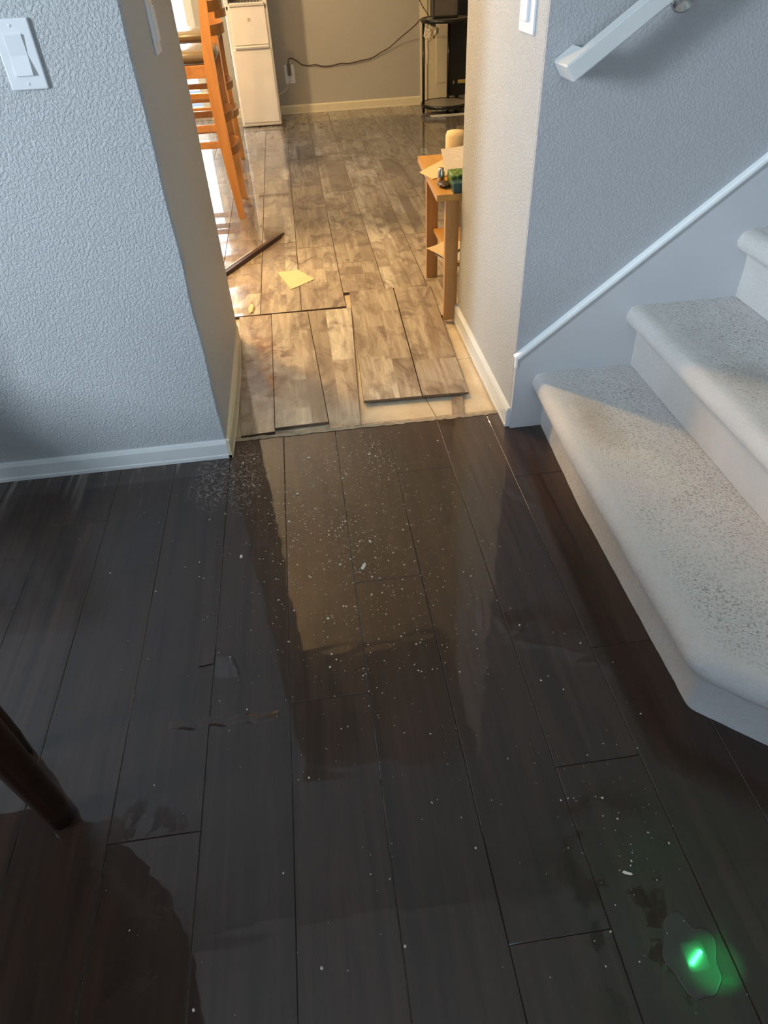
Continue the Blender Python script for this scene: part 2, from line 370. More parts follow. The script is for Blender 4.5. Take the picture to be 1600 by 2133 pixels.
# kitchen floor
kp = []
kx = [-3.0, -2.8]
seams = [-0.232, -0.056, 0.136, 0.326, 0.518]
k0 = -0.232 - 0.19
allx = [0.518 + 0.19 * i for i in range(14)]
left = []
xx = -0.232
while xx > -3.0: xx -= 0.19; left.append(xx)
xs_ = list(reversed(left)) + seams + allx[1:]
for i in range(len(xs_) - 1):
    xa, xb = xs_[i], xs_[i + 1]
    xm = (xa + xb) / 2
    y0 = 2.56 if (xm < -0.33 or xm > 0.60) else (2.738 if xm < 0.15 else 2.885)
    if -0.45 < xm < -0.3: xa_ = xa
    y = y0; n = 0
    first = random.uniform(0.3, 1.2)
    while y < 7.03:
        y1 = min(7.05, y + (first if n == 0 else 1.22)); kp.append((xa, xb, y, y1)); y = y1; n += 1
kp.append((-0.313, -0.301, 1.86, 2.18)); kp.append((-0.313, -0.301, 2.18, 2.56))
random.seed(31)
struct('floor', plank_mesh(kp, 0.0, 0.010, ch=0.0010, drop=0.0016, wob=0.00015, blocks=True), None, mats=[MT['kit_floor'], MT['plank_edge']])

# walls of the passage
WY, WB = 1.72, 2.53
def wall(name, *a, m='wall'): return struct(name, bx(*a), MT[m])
# left partition: entry face, opening face and kitchen face are one wall block; slightly uneven corner
bm = bmesh.new(); H_ = 4.2
n = 90
prev = None
colA = []
for i in range(n + 1):
    z = H_ * i / n
    e = 0.0015 * math.sin(z * 23) + 0.0015 * noise.noise(Vector((z * 9, 0, 3)))
    colA.append([(-3.2, WY, z), (-0.3165 + e - 0.004, WY, z), (-0.3150 + e, WY + 0.004, z), (-0.315, WB, z), (-3.2, WB, z)])
rows = [[bm.verts.new(p) for p in r] for r in colA]
for a, b in zip(rows[:-1], rows[1:]):
    for k in range(4): bm.faces.new((a[k], a[k + 1], b[k + 1], b[k]))
    bm.faces.new((a[4], a[0], b[0], b[4]))
struct('wall_left', bm, MT['wall'])
# right partition, and the stair wall in the same plane; entry face finer texture, same paint darkened as shade
bm = bmesh.new(); box(bm, 0.573, 3.2, WY + 0.002, 2.49, 0, 4.2)
struct('wall_right', bm, MT['wall'])
struct('wall_stair', bx(0.5735, 3.2, 1.714, 1.7215, 0, 4.2), MT['wall_stair'])
struct('wall_header', bx(-0.315, 0.573, WY, WB, 2.08, 4.2), MT['wall'])
struct('ceiling', bx(-3.4, 3.4, -2.7, 7.3, 4.2, 4.28), MT['ceiling'])
struct('ceiling', bx(-3.2, 3.2, WB, 7.03, 2.44, 2.50), MT['ceiling'])
# entry room outer walls (window in the left one, glazed opening added for fill light behind the camera)
bm = bmesh.new()
box(bm, -3.3, -3.2, -2.6, -0.68, 0, 4.2); box(bm, -3.3, -3.2, 0.68, WB, 0, 4.2)
box(bm, -3.3, -3.2, -0.68, 0.68, 0, 0.88); box(bm, -3.3, -3.2, -0.68, 0.68, 2.2, 4.2)
struct('wall_window_side', bm, MT['wall'])
bm = bmesh.new()
box(bm, -3.2, -0.45, -2.6, -2.5, 0, 4.2); box(bm, 0.85, 3.2, -2.6, -2.5, 0, 4.2); box(bm, -0.45, 0.85, -2.6, -2.5, 2.4, 4.2); box(bm, -0.45, 0.85, -2.6, -2.5, 0, 0.6)
struct('wall_back', bm, MT['wall'])
struct('wall_stair_side', bx(3.2, 3.3, -2.6, WB, 0, 4.2), MT['wall'])
def window(name, fr, glass):
    o = struct(name, fr, MT['trim']); g_ = obj('pane', glass, MT['glass'], o); return o
bm = bmesh.new()
for a in ((-0.68, -0.62, 0.88, 2.2), (0.62, 0.68, 0.88, 2.2), (-0.62, 0.62, 0.88, 0.94), (-0.62, 0.62, 2.14, 2.2), (-0.02, 0.02, 0.94, 2.14)):
    box(bm, -3.27, -3.22, a[0], a[1], a[2], a[3])
window('window_1', bm, bx(-3.25, -3.245, -0.62, 0.62, 0.94, 2.14))
bm = bmesh.new()
for a in ((-0.45, -0.39, 0.6, 2.4), (0.79, 0.85, 0.6, 2.4), (-0.39, 0.79, 0.6, 0.66), (-0.39, 0.79, 2.34, 2.4)):
    box(bm, a[0], a[1], -2.57, -2.52, a[2], a[3])
window('fill_window', bm, bx(-0.39, 0.79, -2.55, -2.545, 0.66, 2.34))  # unseen glazing added where the back fill light comes in

# kitchen outer walls
FY = 7.03
bm = bmesh.new()
box(bm, -0.72, 1.195, FY, FY + 0.12, 0, 2.45); box(bm, -3.0, -2.45, FY, FY + 0.12, 0, 2.45); box(bm, -2.45, -0.72, FY, FY + 0.12, 2.06, 2.45); box(bm, -2.45, -0.72, FY, FY + 0.12, 0, 0.05)
box(bm, 2.06, 3.2, FY, FY + 0.12, 0, 2.45); box(bm, 1.195, 2.06, FY, FY + 0.12, 2.06, 2.45)
struct('wall_far', bm, MT['wall_kitchen'])
struct('wall_kitchen_left', bx(-3.1, -3.0, WB, FY + 0.12, 0, 2.45), MT['wall_kitchen'])
struct('wall_kitchen_right', bx(3.2, 3.3, WB, FY + 0.12, 0, 2.45), MT['wall_kitchen'])
# sliding patio door (left of the far wall)
bm = bmesh.new()
for a in ((-2.45, -2.39, 0.05, 2.06), (-0.785, -0.72, 0.05, 2.06), (-2.39, -0.785, 0.05, 0.10), (-2.39, -0.785, 2.0, 2.06), (-1.66, -1.60, 0.10, 2.0)):
    box(bm, a[0], a[1], FY + 0.02, FY + 0.08, a[2], a[3])
d = struct('door_1', bm, MT['trim'])
obj('pane', bx(-2.39, -0.785, FY + 0.048, FY + 0.052, 0.10, 2.0), MT['glass'], d)
# cream door behind the round stand
bm = bmesh.new(); box(bm, 1.26, 2.0, FY - 0.0, FY + 0.04, 0.008, 2.04)
d2 = struct('door_2', bm, MT['cream'])
bm = bmesh.new()
for (a, b, c_, e_) in ((1.34, 1.60, 0.16, 0.80), (1.68, 1.92, 0.16, 0.80), (1.34, 1.60, 0.95, 1.9), (1.68, 1.92, 0.95, 1.9)): box(bm, a, b, FY - 0.006, FY + 0.01, c_, e_, 0.003)
obj('door_panel', bm, MT['cream'], d2)
obj('door_handle', lathe(bmesh.new(), [(0.001, 0.93), (0.02, 0.94), (0.026, 0.96), (0.02, 0.98), (0.001, 0.99)], 1.93, FY - 0.05, 16), MT['metal'], d2, True)
bm = bmesh.new(); box(bm, 1.195, 1.26, FY - 0.014, FY + 0.05, 0, 2.06, 0.003); box(bm, 2.0, 2.065, FY - 0.014, FY + 0.05, 0, 2.06, 0.003); box(bm, 1.26, 2.0, FY - 0.014, FY + 0.05, 2.04, 2.10, 0.003)
struct('trim_1', bm, MT['cream'])

# baseboards: flat face, eased top
def bb_profile(h=0.062, t_=0.013): return [(0, 0), (t_, 0), (t_, 0.010), (t_ - 0.002, 0.014), (t_ - 0.002, h - 0.012), (t_ - 0.006, h - 0.002), (0, h)]
def baseboard(name, axis, fixed, sgn, a0, a1, m, h=0.062, t_=0.013, z0=0.0):
    poly = [(fixed + sgn * p, q + z0) for p, q in bb_profile(h, t_)]
    return struct(name, prism(bmesh.new(), poly, axis, a0, a1), MT[m])
baseboard('baseboard_left', 'x', WY, -1, -3.2, -0.315 + 0.010, 'trim')
baseboard('baseboard_far', 'x', FY, -1, -0.72, 1.195, 'cream', 0.07)
# left opening side: swollen baseboard bowing out a little
bm = bmesh.new(); rings = []
for i in range(17):
    u = i / 16; y = WY - 0.013 + (WB + 0.01 - WY) * u; bow = 0.009 * math.sin(math.pi * u) - 0.006 * u * u
    rings.append([bm.verts.new((-0.315 + p + bow * (1 if p > 0 else 0), y, q - 0.006)) for p, q in bb_profile(0.068, 0.012)])
for a, b in zip(rings[:-1], rings[1:]):
    for k in range(7): bm.faces.new((a[k], a[(k + 1) % 7], b[(k + 1) % 7], b[k]))
bm.faces.new(rings[0]); bm.faces.new(rings[-1])
struct('baseboard_opening_left', bm, MT['cream'])
poly = [(0.573 - p, q - 0.004) for p, q in bb_profile(0.072, 0.014)]
bm = bmesh.new()
prism(bm, poly, 'y', WY - 0.006, WB + 0.012)
struct('baseboard_opening_right', bm, MT['trim'])

# skirt board running up beside the stairs, with a rounded cap
slope = 0.19 / 0.28
x0s, z0s = 0.568, 0.238
def sk(x): return z0s + (x - x0s) * 0.8125
poly = [(0.5735, -0.004), (0.5735, 0.232), (x0s + 0.007, z0s + 0.004), (3.0, sk(3.0)), (3.0, 0.0 - 0.004)]
poly = [(0.5735, -0.004), (0.5735, 0.240), (2.6, sk(2.6)), (2.6, -0.004)]
struct('trim_2', prism(bmesh.new(), poly, 'y', 1.703, 1.7145), MT['skirt'])
bm = bmesh.new()
d_ = Vector((1, 0, 0.8125)).normalized(); nz = Vector((-0.8125, 0, 1)).normalized()
for (a, b) in ((0.5735, 2.6),):
    P0 = Vector((a, 1.703, sk(a))); P1 = Vector((b, 1.703, sk(b)))
    vs = []
    sec = [(-0.0, 0.011), (-0.004, 0.011), (-0.0075, 0.008), (-0.0085, 0.002), (-0.0065, -0.003), (0.0, -0.006), (0.011, -0.006), (0.011, 0.011)]
    A = [bm.verts.new(P0 + Vector((0, p, 0)) + nz * q) for p, q in sec]; B = [bm.verts.new(P1 + Vector((0, p, 0)) + nz * q) for p, q in sec]
    bm.faces.new(A); bm.faces.new(B)
    for k in range(8): bm.faces.new((A[k], A[(k + 1) % 8], B[(k + 1) % 8], B[k]))
box(bm, 0.5705, 0.5775, 1.698, 1.7145, 0.213, 0.246, 0.002)
struct('trim_3', bm, simple('white_gloss_paint_lit', (0.86, 0.92, 0.94), 0.2, var=0.01))  # cap colour lightened for the light its top face catches

# ragged cut edge of the old boards / glue line at the threshold
bm = bmesh.new()
random.seed(11)
yb = 1.803; N = 70; top = []; bot = []
for i in range(N + 1):
    x = -0.312 + 0.88 * i / N
    top.append((x, yb + 0.006 + random.uniform(0, 0.010), -0.002)); bot.append((x, yb - 0.008 - random.uniform(0, 0.007), 0.0012))
mid = [(a[0], yb, 0.0035 + random.uniform(-0.001, 0.0012)) for a in top]
R_ = [[bm.verts.new(p) for p in row] for row in (bot, mid, top)]
for a, b in zip(R_[:-1], R_[1:]):
    for i in range(N): bm.faces.new((a[i], a[i + 1], b[i + 1], b[i]))
struct('trim_4', bm, simple('torn_underlay_edge', (0.40, 0.33, 0.24), 0.7, var=0.12, bump=0.8, bscale=90))

# =============== loose kitchen floorboards ===============
def loose(label, quad, z_near, z_far, B, th=0.0085):
    """quad: near-left, near-right, far-right, far-left (x,y); B: printed staves"""
    bm = bmesh.new(); lay = bm.faces.layers.float.new('rnd'); lt = bm.faces.layers.float.new('tone'); r = random.random()
    q = [Vector((*p, z)) for p, z in zip(quad, (z_near, z_near, z_far, z_far))]
    def pt(u, v_, dz=0.0):
        p = q[0].lerp(q[1], u).lerp(q[3].lerp(q[2], u), v_); return (p.x, p.y, p.z + dz)
    e, ev = 0.006, 0.0015
    def cl_(a, m_): return min(1 - m_, max(m_, a))
    for (u0, u1, L) in B:
        for (v0, v1, tn) in L:
            f = bm.faces.new([bm.verts.new(pt(cl_(u, e), cl_(v_, ev))) for u, v_ in ((u0, v0), (u1, v0), (u1, v1), (u0, v1))]); f[lay] = r; f[lt] = tn
    V = [[bm.verts.new(pt(cl_(u, e_), cl_(v_, ev_), dz)) for u, v_ in ((0, 0), (1, 0), (1, 1), (0, 1))] for e_, ev_, dz in ((e, ev, 0), (0, 0, -0.0012), (0, 0, -th))]
    for a, b in zip(V[:-1], V[1:]):
        for k in range(4): bm.faces.new((b[k], b[(k + 1) % 4], a[(k + 1) % 4], a[k])).material_index = 1
    bm.faces.new(list(reversed(V[2]))).material_index = 1
    o = obj('floorboard', bm, None, mats=[MT['kit_floor'], MT['plank_edge']])
    return tag(o, label, 'floorboard', 'loose floorboards at the threshold')
random.seed(23)
loose('leftmost loose floorboard at the threshold, with a brown burn-like stain', [(-0.284, 1.822), (-0.174, 1.828), (-0.186, 2.729), (-0.322, 2.733)], -0.0010, -0.0008,
      [(0, 0.35, [(0, 0.25, 0.35), (0.25, 0.62, 0.42), (0.62, 1, 0.62)]), (0.35, 1, [(0, 0.22, 0.40), (0.22, 0.75, 0.5), (0.75, 1, 0.58)])])
loose('loose floorboard second from left, pale block and dark stave at its near end', [(-0.173, 1.846), (0.003, 1.850), (-0.0315, 2.724), (-0.185, 2.729)], 0.0006, 0.0004,
      [(0, 0.70, [(0, 0.12, 0.85), (0.12, 0.34, 0.36), (0.34, 0.72, 0.48), (0.72, 1, 0.60)]), (0.70, 1, [(0, 0.42, 0.05), (0.42, 0.8, 0.5), (0.8, 1, 0.62)])])
loose('narrow loose floorboard in the middle, with a long whitish stave', [(0.006, 1.812), (0.106, 1.812), (0.157, 2.722), (-0.030, 2.729)], -0.0015, -0.0010,
      [(0, 0.40, [(0, 0.35, 0.42), (0.35, 1, 0.18)]), (0.40, 1, [(0, 0.50, 0.50), (0.50, 1, 1.0)])])
loose('lifted floorboard left of the pair lying over the cream subfloor', [(0.130, 1.944), (0.331, 1.937), (0.360, 2.872), (0.163, 2.876)], 0.0075, 0.0078,
      [(0, 0.62, [(0, 0.33, 0.78), (0.33, 0.60, 0.55), (0.60, 1, 0.52)]), (0.62, 1, [(0, 0.30, 0.40), (0.30, 0.75, 0.50), (0.75, 1, 0.62)])])
loose('lifted floorboard right of the pair, nearest the wooden side table', [(0.333, 1.937), (0.491, 1.929), (0.526, 2.858), (0.363, 2.872)], 0.0085, 0.0088,
      [(0, 0.60, [(0, 0.27, 0.40), (0.27, 0.68, 0.66), (0.68, 1, 0.56)]), (0.60, 1, [(0, 0.27, 0.38), (0.27, 0.75, 0.28), (0.75, 1, 0.48)])])
o = loose('short grey floorboard offcut lying by the right end of the threshold', [(0.412, 1.812), (0.450, 1.813), (0.470, 1.926), (0.431, 1.926)], -0.0035, -0.0030, [(0, 1, [(0, 1, 0.35)])])
o.name = 'floorboard_offcut'; o['category'] = 'offcut'; del o['group']

# =============== stairs ===============
st = empty('staircase', (1.2, 1.1, 0), 'carpeted staircase in light grey carpet with painted pile shadows climbing to the right', 'stairs')
def carpet_step(path, inner, z0, z1, seed_):
    """path: plan polyline of the riser foot; inner: matching inner edge of the tread"""
    prof = [(0.0, 0.0), (0.0, 0.25), (0.001, 0.5), (0.003, 0.60), (0.008, 0.665)]
    h = z1 - z0
    for k in range(9):
        a = -math.pi / 2 + math.pi * k / 8
        prof.append((0.012 + 0.032 * math.cos(a), (h - 0.031 + 0.031 * math.sin(a)) / h))
    # resample the path finely
    L = [0.0]
    for a, b in zip(path[:-1], path[1:]): L.append(L[-1] + (Vector(b) - Vector(a)).length)
    n = int(L[-1] / 0.0055)
    P = []; Q = []
    for i in range(n + 1):
        s = L[-1] * i / n; k = max(j for j in range(len(L)) if L[j] <= s + 1e-9); k = min(k, len(path) - 2)
        u = (s - L[k]) / (L[k + 1] - L[k]); P.append(Vector(path[k]).lerp(Vector(path[k + 1]), u)); Q.append(Vector(inner[k]).lerp(Vector(inner[k + 1]), u))
    for _ in range(6):
        P = [P[0]] + [(P[i - 1] + P[i] * 2 + P[i + 1]) / 4 for i in range(1, n)] + [P[-1]]
    N_ = []
    for i in range(n + 1):
        d = (P[min(i + 1, n)] - P[max(i - 1, 0)]).normalized(); N_.append(Vector((d.y, -d.x)) if Vector((d.y, -d.x)).x <= 0 or True else None)
    N_ = [(-v_ if (v_.x > 0.3) else v_) for v_ in N_]
    bm = bmesh.new(); lay = bm.verts.layers.float.new('tread'); rows = []
    fine = []
    # densify profile
    for a, b in zip(prof[:-1], prof[1:]):
        m_ = max(1, int(math.hypot(b[0] - a[0], (b[1] - a[1]) * h) / 0.0055))
        for j in range(m_): fine.append((a[0] + (b[0] - a[0]) * j / m_, a[1] + (b[1] - a[1]) * j / m_))
    fine.append(prof[-1])
    tn = 56
    for i in range(n + 1):
        row = []
        for q, (off, zf) in enumerate(fine):
            p = P[i] + N_[i] * off; row.append(Vector((p.x, p.y, z0 + zf * h)))
        s0 = P[i] + N_[i] * prof[-1][0]
        for j in range(1, tn + 1):
            p = s0.lerp(Q[i], j / tn); row.append(Vector((p.x, p.y, z1 - 0.004 * (j / tn))))
        out = []
        nf = len(fine)
        for p in row:
            k1 = noise.noise(p * 170 + Vector((seed_, 0, 0))); k2 = noise.noise(p * 22); k3 = noise.noise(p * 380)
            hgt = 0.0006 * k1 + 0.0018 * k2 + 0.0004 * k3
            bulge = Vector((N_[i].x, N_[i].y, 1)).normalized()
            vv = bm.verts.new(p + bulge * hgt)
            vv[lay] = min(1.0, max(0.0, (len(out) - nf + 1) / 9.0))
            out.append(vv)
        rows.append(out)
    for a, b in zip(rows[:-1], rows[1:]):
        for k in range(len(a) - 1): bm.faces.new((a[k], b[k], b[k + 1], a[k + 1]))
    return bm
path1 = [(0.674, 1.703), (0.655, 1.30), (0.655, 0.665), (0.775, 0.555), (0.935, 0.47)]
inn1 = [(0.937, 1.703), (0.937, 1.30), (0.937, 0.70), (0.937, 0.62), (0.937, 0.50)]
# the riser feet lean towards the room; outward normal is -x
obj('step', carpet_step(path1, inn1, 0.0, 0.19, 1), MT['carpet'], st, True)
for i, (xr, xn, z0, z1) in enumerate(((0.932, 1.212, 0.187, 0.377), (1.207, 1.49, 0.374, 0.564), (1.485, 1.77, 0.561, 0.751))):
    obj('step', carpet_step([(xr, 1.703), (xr, 0.45)], [(xn, 1.703), (xn, 0.45)], z0, z1, 5 + i * 3), MT['carpet'], st, True)
obj('side_panel', prism(bmesh.new(), [(0.937, -0.0), (0.937, 0.18), (1.21, 0.18), (1.21, 0.37), (1.49, 0.37), (1.49, 0.555), (1.77, 0.555), (1.77, 0.74), (1.77, 0.0)], 'y', 0.452, 0.47), MT['skirt'], st)

# =============== handrail ===============
hr = empty('handrail', (0.66, 1.64, 0.98), 'white painted square handrail sloping up along the grey stair wall', 'handrail')
a = math.atan(0.685)
dx, dz = math.cos(a), math.sin(a)
P0 = Vector((0.628, 1.645, 0.974)); dv = Vector((dx, 0, dz)); nv = Vector((-dz, 0, dx))
def beam(bm, p0, p1, nrm_, hn, y0, y1):
    vs = []
    for p in (p0, p1):
        for s_, y in ((-1, y0), (1, y0), (1, y1), (-1, y1)):
            q = p + nrm_ * (s_ * hn); vs.append(bm.verts.new((q.x, y, q.z)))
    for f in ((0, 1, 2, 3), (7, 6, 5, 4), (0, 4, 5, 1), (1, 5, 6, 2), (2, 6, 7, 3), (3, 7, 4, 0)): bm.faces.new([vs[i] for i in f])
    bmesh.ops.bevel(bm, geom=list(bm.edges), offset=0.003, segments=2, affect='EDGES')
    return bm
obj('rail', beam(bmesh.new(), P0, P0 + dv * 1.9, nv, 0.019, 1.622, 1.657), MT['trim'], hr)
obj('wall_return', beam(bmesh.new(), P0 - dv * 0.030, P0 + dv * 0.022, nv, 0.0192, 1.6225, 1.714), MT['trim'], hr)
bk = obj('bracket', tube(bmesh.new(), [(0.868, 1.713, 1.075), (0.868, 1.70, 1.072), (0.868, 1.672, 1.078), (0.868, 1.655, 1.095), (0.868, 1.645, 1.118)], 0.007, 10), MT['trim'], hr, True)
bm = bmesh.new(); lathe(bm, [(0.001, 0.0), (0.026, 0.0), (0.028, 0.004), (0.024, 0.010), (0.001, 0.012)], 0, 0, 28)
bmesh.ops.rotate(bm, cent=(0, 0, 0), matrix=Matrix.Rotation(math.radians(90), 3, 'X'), verts=bm.verts); bmesh.ops.translate(bm, vec=(0.868, 1.713, 1.072), verts=bm.verts)
obj('mounting_plate', bm, MT['metal'], hr, True)

# =============== wall plates ===============
def switch(name, label, cat, mk, loc, plate_label=None):
    root = empty(name, loc, label, cat)
    for nm, bm, mat in mk: obj(nm, bm, MT[mat], root)
    return root
xs0, xs1, zs0, zs1 = -0.576, -0.501, 0.986, 1.107
bm1 = bx(xs0, xs1, WY - 0.006, WY + 0.001, zs0, zs1, 0.0025)
bm2 = bmesh.new()
poly = [(WY - 0.005, 1.010), (WY - 0.0125, 1.012), (WY - 0.0065, 1.046), (WY - 0.0095, 1.080), (WY - 0.005, 1.083)]
prism(bm2, poly, 'x', -0.556, -0.522)
scr = []
for z in (0.997, 1.096):
    b_ = lathe(bmesh.new(), [(0.0005, 0), (0.003, 0), (0.003, 0.0012), (0.0005, 0.0018)], 0, 0, 12)
    bmesh.ops.rotate(b_, cent=(0, 0, 0), matrix=Matrix.Rotation(math.radians(90), 3, 'X'), verts=b_.verts); bmesh.ops.translate(b_, vec=(-0.539, WY - 0.0055, z), verts=b_.verts)
    scr.append(('screw', b_, 'plastic'))
switch('light_switch', 'white rocker light switch on the bright wall left of the opening', 'light switch', [('wall_plate', bm1, 'plastic'), ('rocker', bm2, 'plastic')] + scr, (-0.538, WY, 1.046))
switch('light_switch', 'white switch plate seen edge-on on the right side face of the opening', 'light switch',
       [('wall_plate', bx(0.567, 0.5735, 1.800, 1.915, 1.012, 1.130, 0.002), 'plastic'), ('rocker', bx(0.560, 0.5675, 1.835, 1.885, 1.035, 1.108, 0.002), 'plastic')], (0.573, 1.86, 1.07))
switch('light_switch', 'dim white switch plate seen edge-on on the left side face of the opening', 'light switch',
       [('wall_plate', bx(-0.3155, -0.309, 2.02, 2.10, 1.000, 1.120, 0.002), 'plastic'), ('rocker', bx(-0.3095, -0.303, 2.04, 2.08, 1.025, 1.095, 0.002), 'plastic')], (-0.315, 2.06, 1.06))
switch('power_outlet', 'white power outlet low on the kitchen far wall right of the water dispenser', 'outlet',
       [('wall_plate', bx(-0.02, 0.066, FY - 0.006, FY + 0.001, 0.236, 0.376, 0.002), 'plastic'), ('socket', bx(0.006, 0.04, FY - 0.008, FY - 0.005, 0.255, 0.357, 0.001), 'plastic')], (0.023, FY, 0.306))
bm = bx(0.004, 0.036, FY - 0.05, FY - 0.008, 0.300, 0.385, 0.004)
pg = tag(obj('power_adapter', bm, MT['disp_dark']), 'brown power adapter plugged into the far wall outlet, its cord rising to the round stand', 'power adapter')
pts = [(0.02, FY - 0.03, 0.383), (0.024, FY - 0.03, 0.415), (0.05, FY - 0.025, 0.425), (0.10, FY - 0.02, 0.40), (0.14, FY - 0.02, 0.372), (0.20, FY - 0.02, 0.362), (0.26, FY - 0.02, 0.366), (0.32, FY - 0.02, 0.350), (0.40, FY - 0.02, 0.350), (0.48, FY - 0.02, 0.362), (0.56, FY - 0.02, 0.358), (0.66, FY - 0.02, 0.372), (0.76, FY - 0.02, 0.386), (0.84, FY - 0.025, 0.422), (0.92, FY - 0.03, 0.455), (1.0, FY - 0.06, 0.515), (1.08, FY - 0.13, 0.575), (1.135, FY - 0.22, 0.630), (1.155, FY - 0.28, 0.66), (1.2, FY - 0.30, 0.669)]
def smooth_pts(pts, k=4):
    out = []; P_ = [Vector(p) for p in pts]
    for i in range(len(P_) - 1):
        p0 = P_[max(i - 1, 0)]; p1 = P_[i]; p2 = P_[i + 1]; p3 = P_[min(i + 2, len(P_) - 1)]
        for j in range(k):
            u = j / k; out.append(0.5 * ((2 * p1) + (p2 - p0) * u + (2 * p0 - 5 * p1 + 4 * p2 - p3) * u * u + (3 * p1 - p0 - 3 * p2 + p3) * u ** 3))
    out.append(P_[-1]); return out
obj('cord', tube(bmesh.new(), smooth_pts(pts), 0.0042, 8), MT['cord'], pg, True)
wc = tag(obj('white_wire', tube(bmesh.new(), smooth_pts([(0.02, FY - 0.012, 0.285), (0.018, FY - 0.03, 0.262), (-0.005, FY - 0.03, 0.22), (-0.04, FY - 0.03, 0.185), (-0.09, FY - 0.05, 0.165), (-0.15, FY - 0.05, 0.15)]), 0.004, 8), MT['white_cord'], None, True),
         'thin white cord drooping from the outlet behind the water dispenser', 'cord')

# =============== water dispenser ===============
wd = empty('water_dispenser', (-0.26, 6.72, 0), 'tall white water dispenser standing on the wet kitchen floor by the far wall', 'water dispenser')
x0, x1, y0, y1 = -0.427, -0.092, 6.56, 6.90
bm = bmesh.new()
box(bm, x0, x1, y0 + 0.01, y1, 0.004, 0.845, 0.014); box(bm, x0, x0 + 0.035, y0 + 0.01, y1, 0.80, 1.20, 0.01); box(bm, x1 - 0.035, x1, y0 + 0.01, y1, 0.80, 1.20, 0.01)
box(bm, x0 + 0.02, x1 - 0.02, y0 + 0.20, y1, 0.80, 1.20, 0.01); box(bm, x0 + 0.01, x1 - 0.01, y0 + 0.01, y1, 1.04, 1.21, 0.014)
obj('body', bm, MT['disp'], wd)
obj('lower_panel', bx(x0 + 0.012, x1 - 0.012, y0 + 0.002, y0 + 0.03, 0.03, 0.555, 0.008), MT['disp'], wd)
hp = obj('door', bx(x0 + 0.035, x1 - 0.022, y0 - 0.004, y0 + 0.03, 0.580, 0.838, 0.006), MT['disp'], wd)
bm = prism(bmesh.new(), [(y0 + 0.01, 0.552), (y0 - 0.016, 0.556), (y0 - 0.024, 0.568), (y0 - 0.022, 0.577), (y0 + 0.01, 0.577)], 'x', x0 + 0.04, x1 - 0.028)
obj('pull_lip', bm, MT['disp'], wd)
bm = prism(bmesh.new(), [(y0 + 0.01, 0.825), (y0 - 0.02, 0.832), (y0 - 0.026, 0.846), (y0 - 0.018, 0.852), (y0 + 0.15, 0.852), (y0 + 0.15, 0.83)], 'x', x0 + 0.04, x1 - 0.028)
dt = obj('drip_tray', bm, MT['disp'], wd)
bm = bmesh.new()
for i in range(9): box(bm, x0 + 0.06 + i * 0.025, x0 + 0.07 + i * 0.025, y0 - 0.005, y0 + 0.14, 0.852, 0.856)
obj('grille', bm, MT['disp_dark'], dt)
obj('alcove_back', bx(x0 + 0.036, x1 - 0.036, y0 + 0.18, y0 + 0.199, 0.855, 1.035), MT['disp_dark'], wd)
for dx_ in (-0.06, 0.0, 0.06):
    obj('tap', lathe(bmesh.new(), [(0.001, 0.955), (0.010, 0.955), (0.012, 0.99), (0.016, 1.0), (0.016, 1.04)], -0.26 + dx_, y0 + 0.08, 14), MT['disp_dark'], wd, True)
bm = bmesh.new()
R1, R2 = 0.013, 0.0105
for k in range(24):
    a0_ = 2 * math.pi * k / 24; a1_ = 2 * math.pi * (k + 1) / 24
    q = [(-0.25 + r * math.cos(a_), 0.742 + r * math.sin(a_)) for r, a_ in ((R1, a0_), (R1, a1_), (R2, a1_), (R2, a0_))]
    prism(bm, q, 'y', y0 - 0.006, y0 - 0.003)
box(bm, -0.254, -0.246, y0 - 0.006, y0 - 0.003, 0.735, 0.750)
obj('emblem', bm, MT['grey_top'], wd)
obj('bottle', lathe(bmesh.new(), [(0.05, 1.20), (0.06, 1.23), (0.13, 1.28), (0.135, 1.36), (0.13, 1.38), (0.135, 1.40), (0.135, 1.50), (0.12, 1.53), (0.01, 1.54)], -0.26, 6.74, 36), MT['water'], wd, True)

# =============== round two-tier stand ===============
sc_, sr = (1.355, 6.68), 0.212
rs = empty('round_stand', (*sc_, 0), 'two-tier round black stand with grey discs in the far right corner', 'stand')
def disc(z): return lathe(bmesh.new(), [(0.001, z - 0.006), (sr - 0.012, z - 0.006), (sr - 0.012, z)], *sc_, 56)
for z, nm in ((0.062, 'lower_tier'), (0.664, 'upper_tier')):
    t_ = obj(nm, lathe(bmesh.new(), [(0.001, z - 0.005), (sr - 0.010, z - 0.005), (sr - 0.010, z), (0.001, z)], *sc_, 56), MT['grey_top'], rs)
    obj('rim', lathe(bmesh.new(), [(sr - 0.012, z - 0.020), (sr - 0.002, z - 0.022), (sr, z - 0.010), (sr - 0.001, z + 0.004), (sr - 0.008, z + 0.005), (sr - 0.012, z - 0.001), (sr - 0.012, z - 0.0199)], *sc_, 56), MT['black_gloss'], t_, True)
for ang in (188, 70, -25):
    a_ = math.radians(ang); px_, py_ = sc_[0] + 0.196 * math.cos(a_), sc_[1] + 0.196 * math.sin(a_)
    obj('post', lathe(bmesh.new(), [(0.012, 0.0), (0.012, 0.66)], px_, py_, 14), MT['black_gloss'], rs, True)
o = tag(obj('audio_box', bx(1.232, 1.445, 6.60, 6.74, 0.6695, 0.84, 0.006), MT['black']), 'small black box standing on the upper tier of the round stand', 'box')
obj('front_grille', bx(1.245, 1.432, 6.596, 6.602, 0.685, 0.825, 0.002), MT['disp_dark'], o)
tp = empty('tower_speaker', (1.53, 6.93, 0), 'narrow black tower with a yellow label behind the round stand, before the cream door', 'speaker')
obj('cabinet', bx(1.435, 1.615, 6.89, 7.0, 0.075, 1.02, 0.004), MT['black'], tp)
obj('foot', bx(1.50, 1.53, 6.91, 6.98, 0.0, 0.08, 0.002), MT['black'], tp)
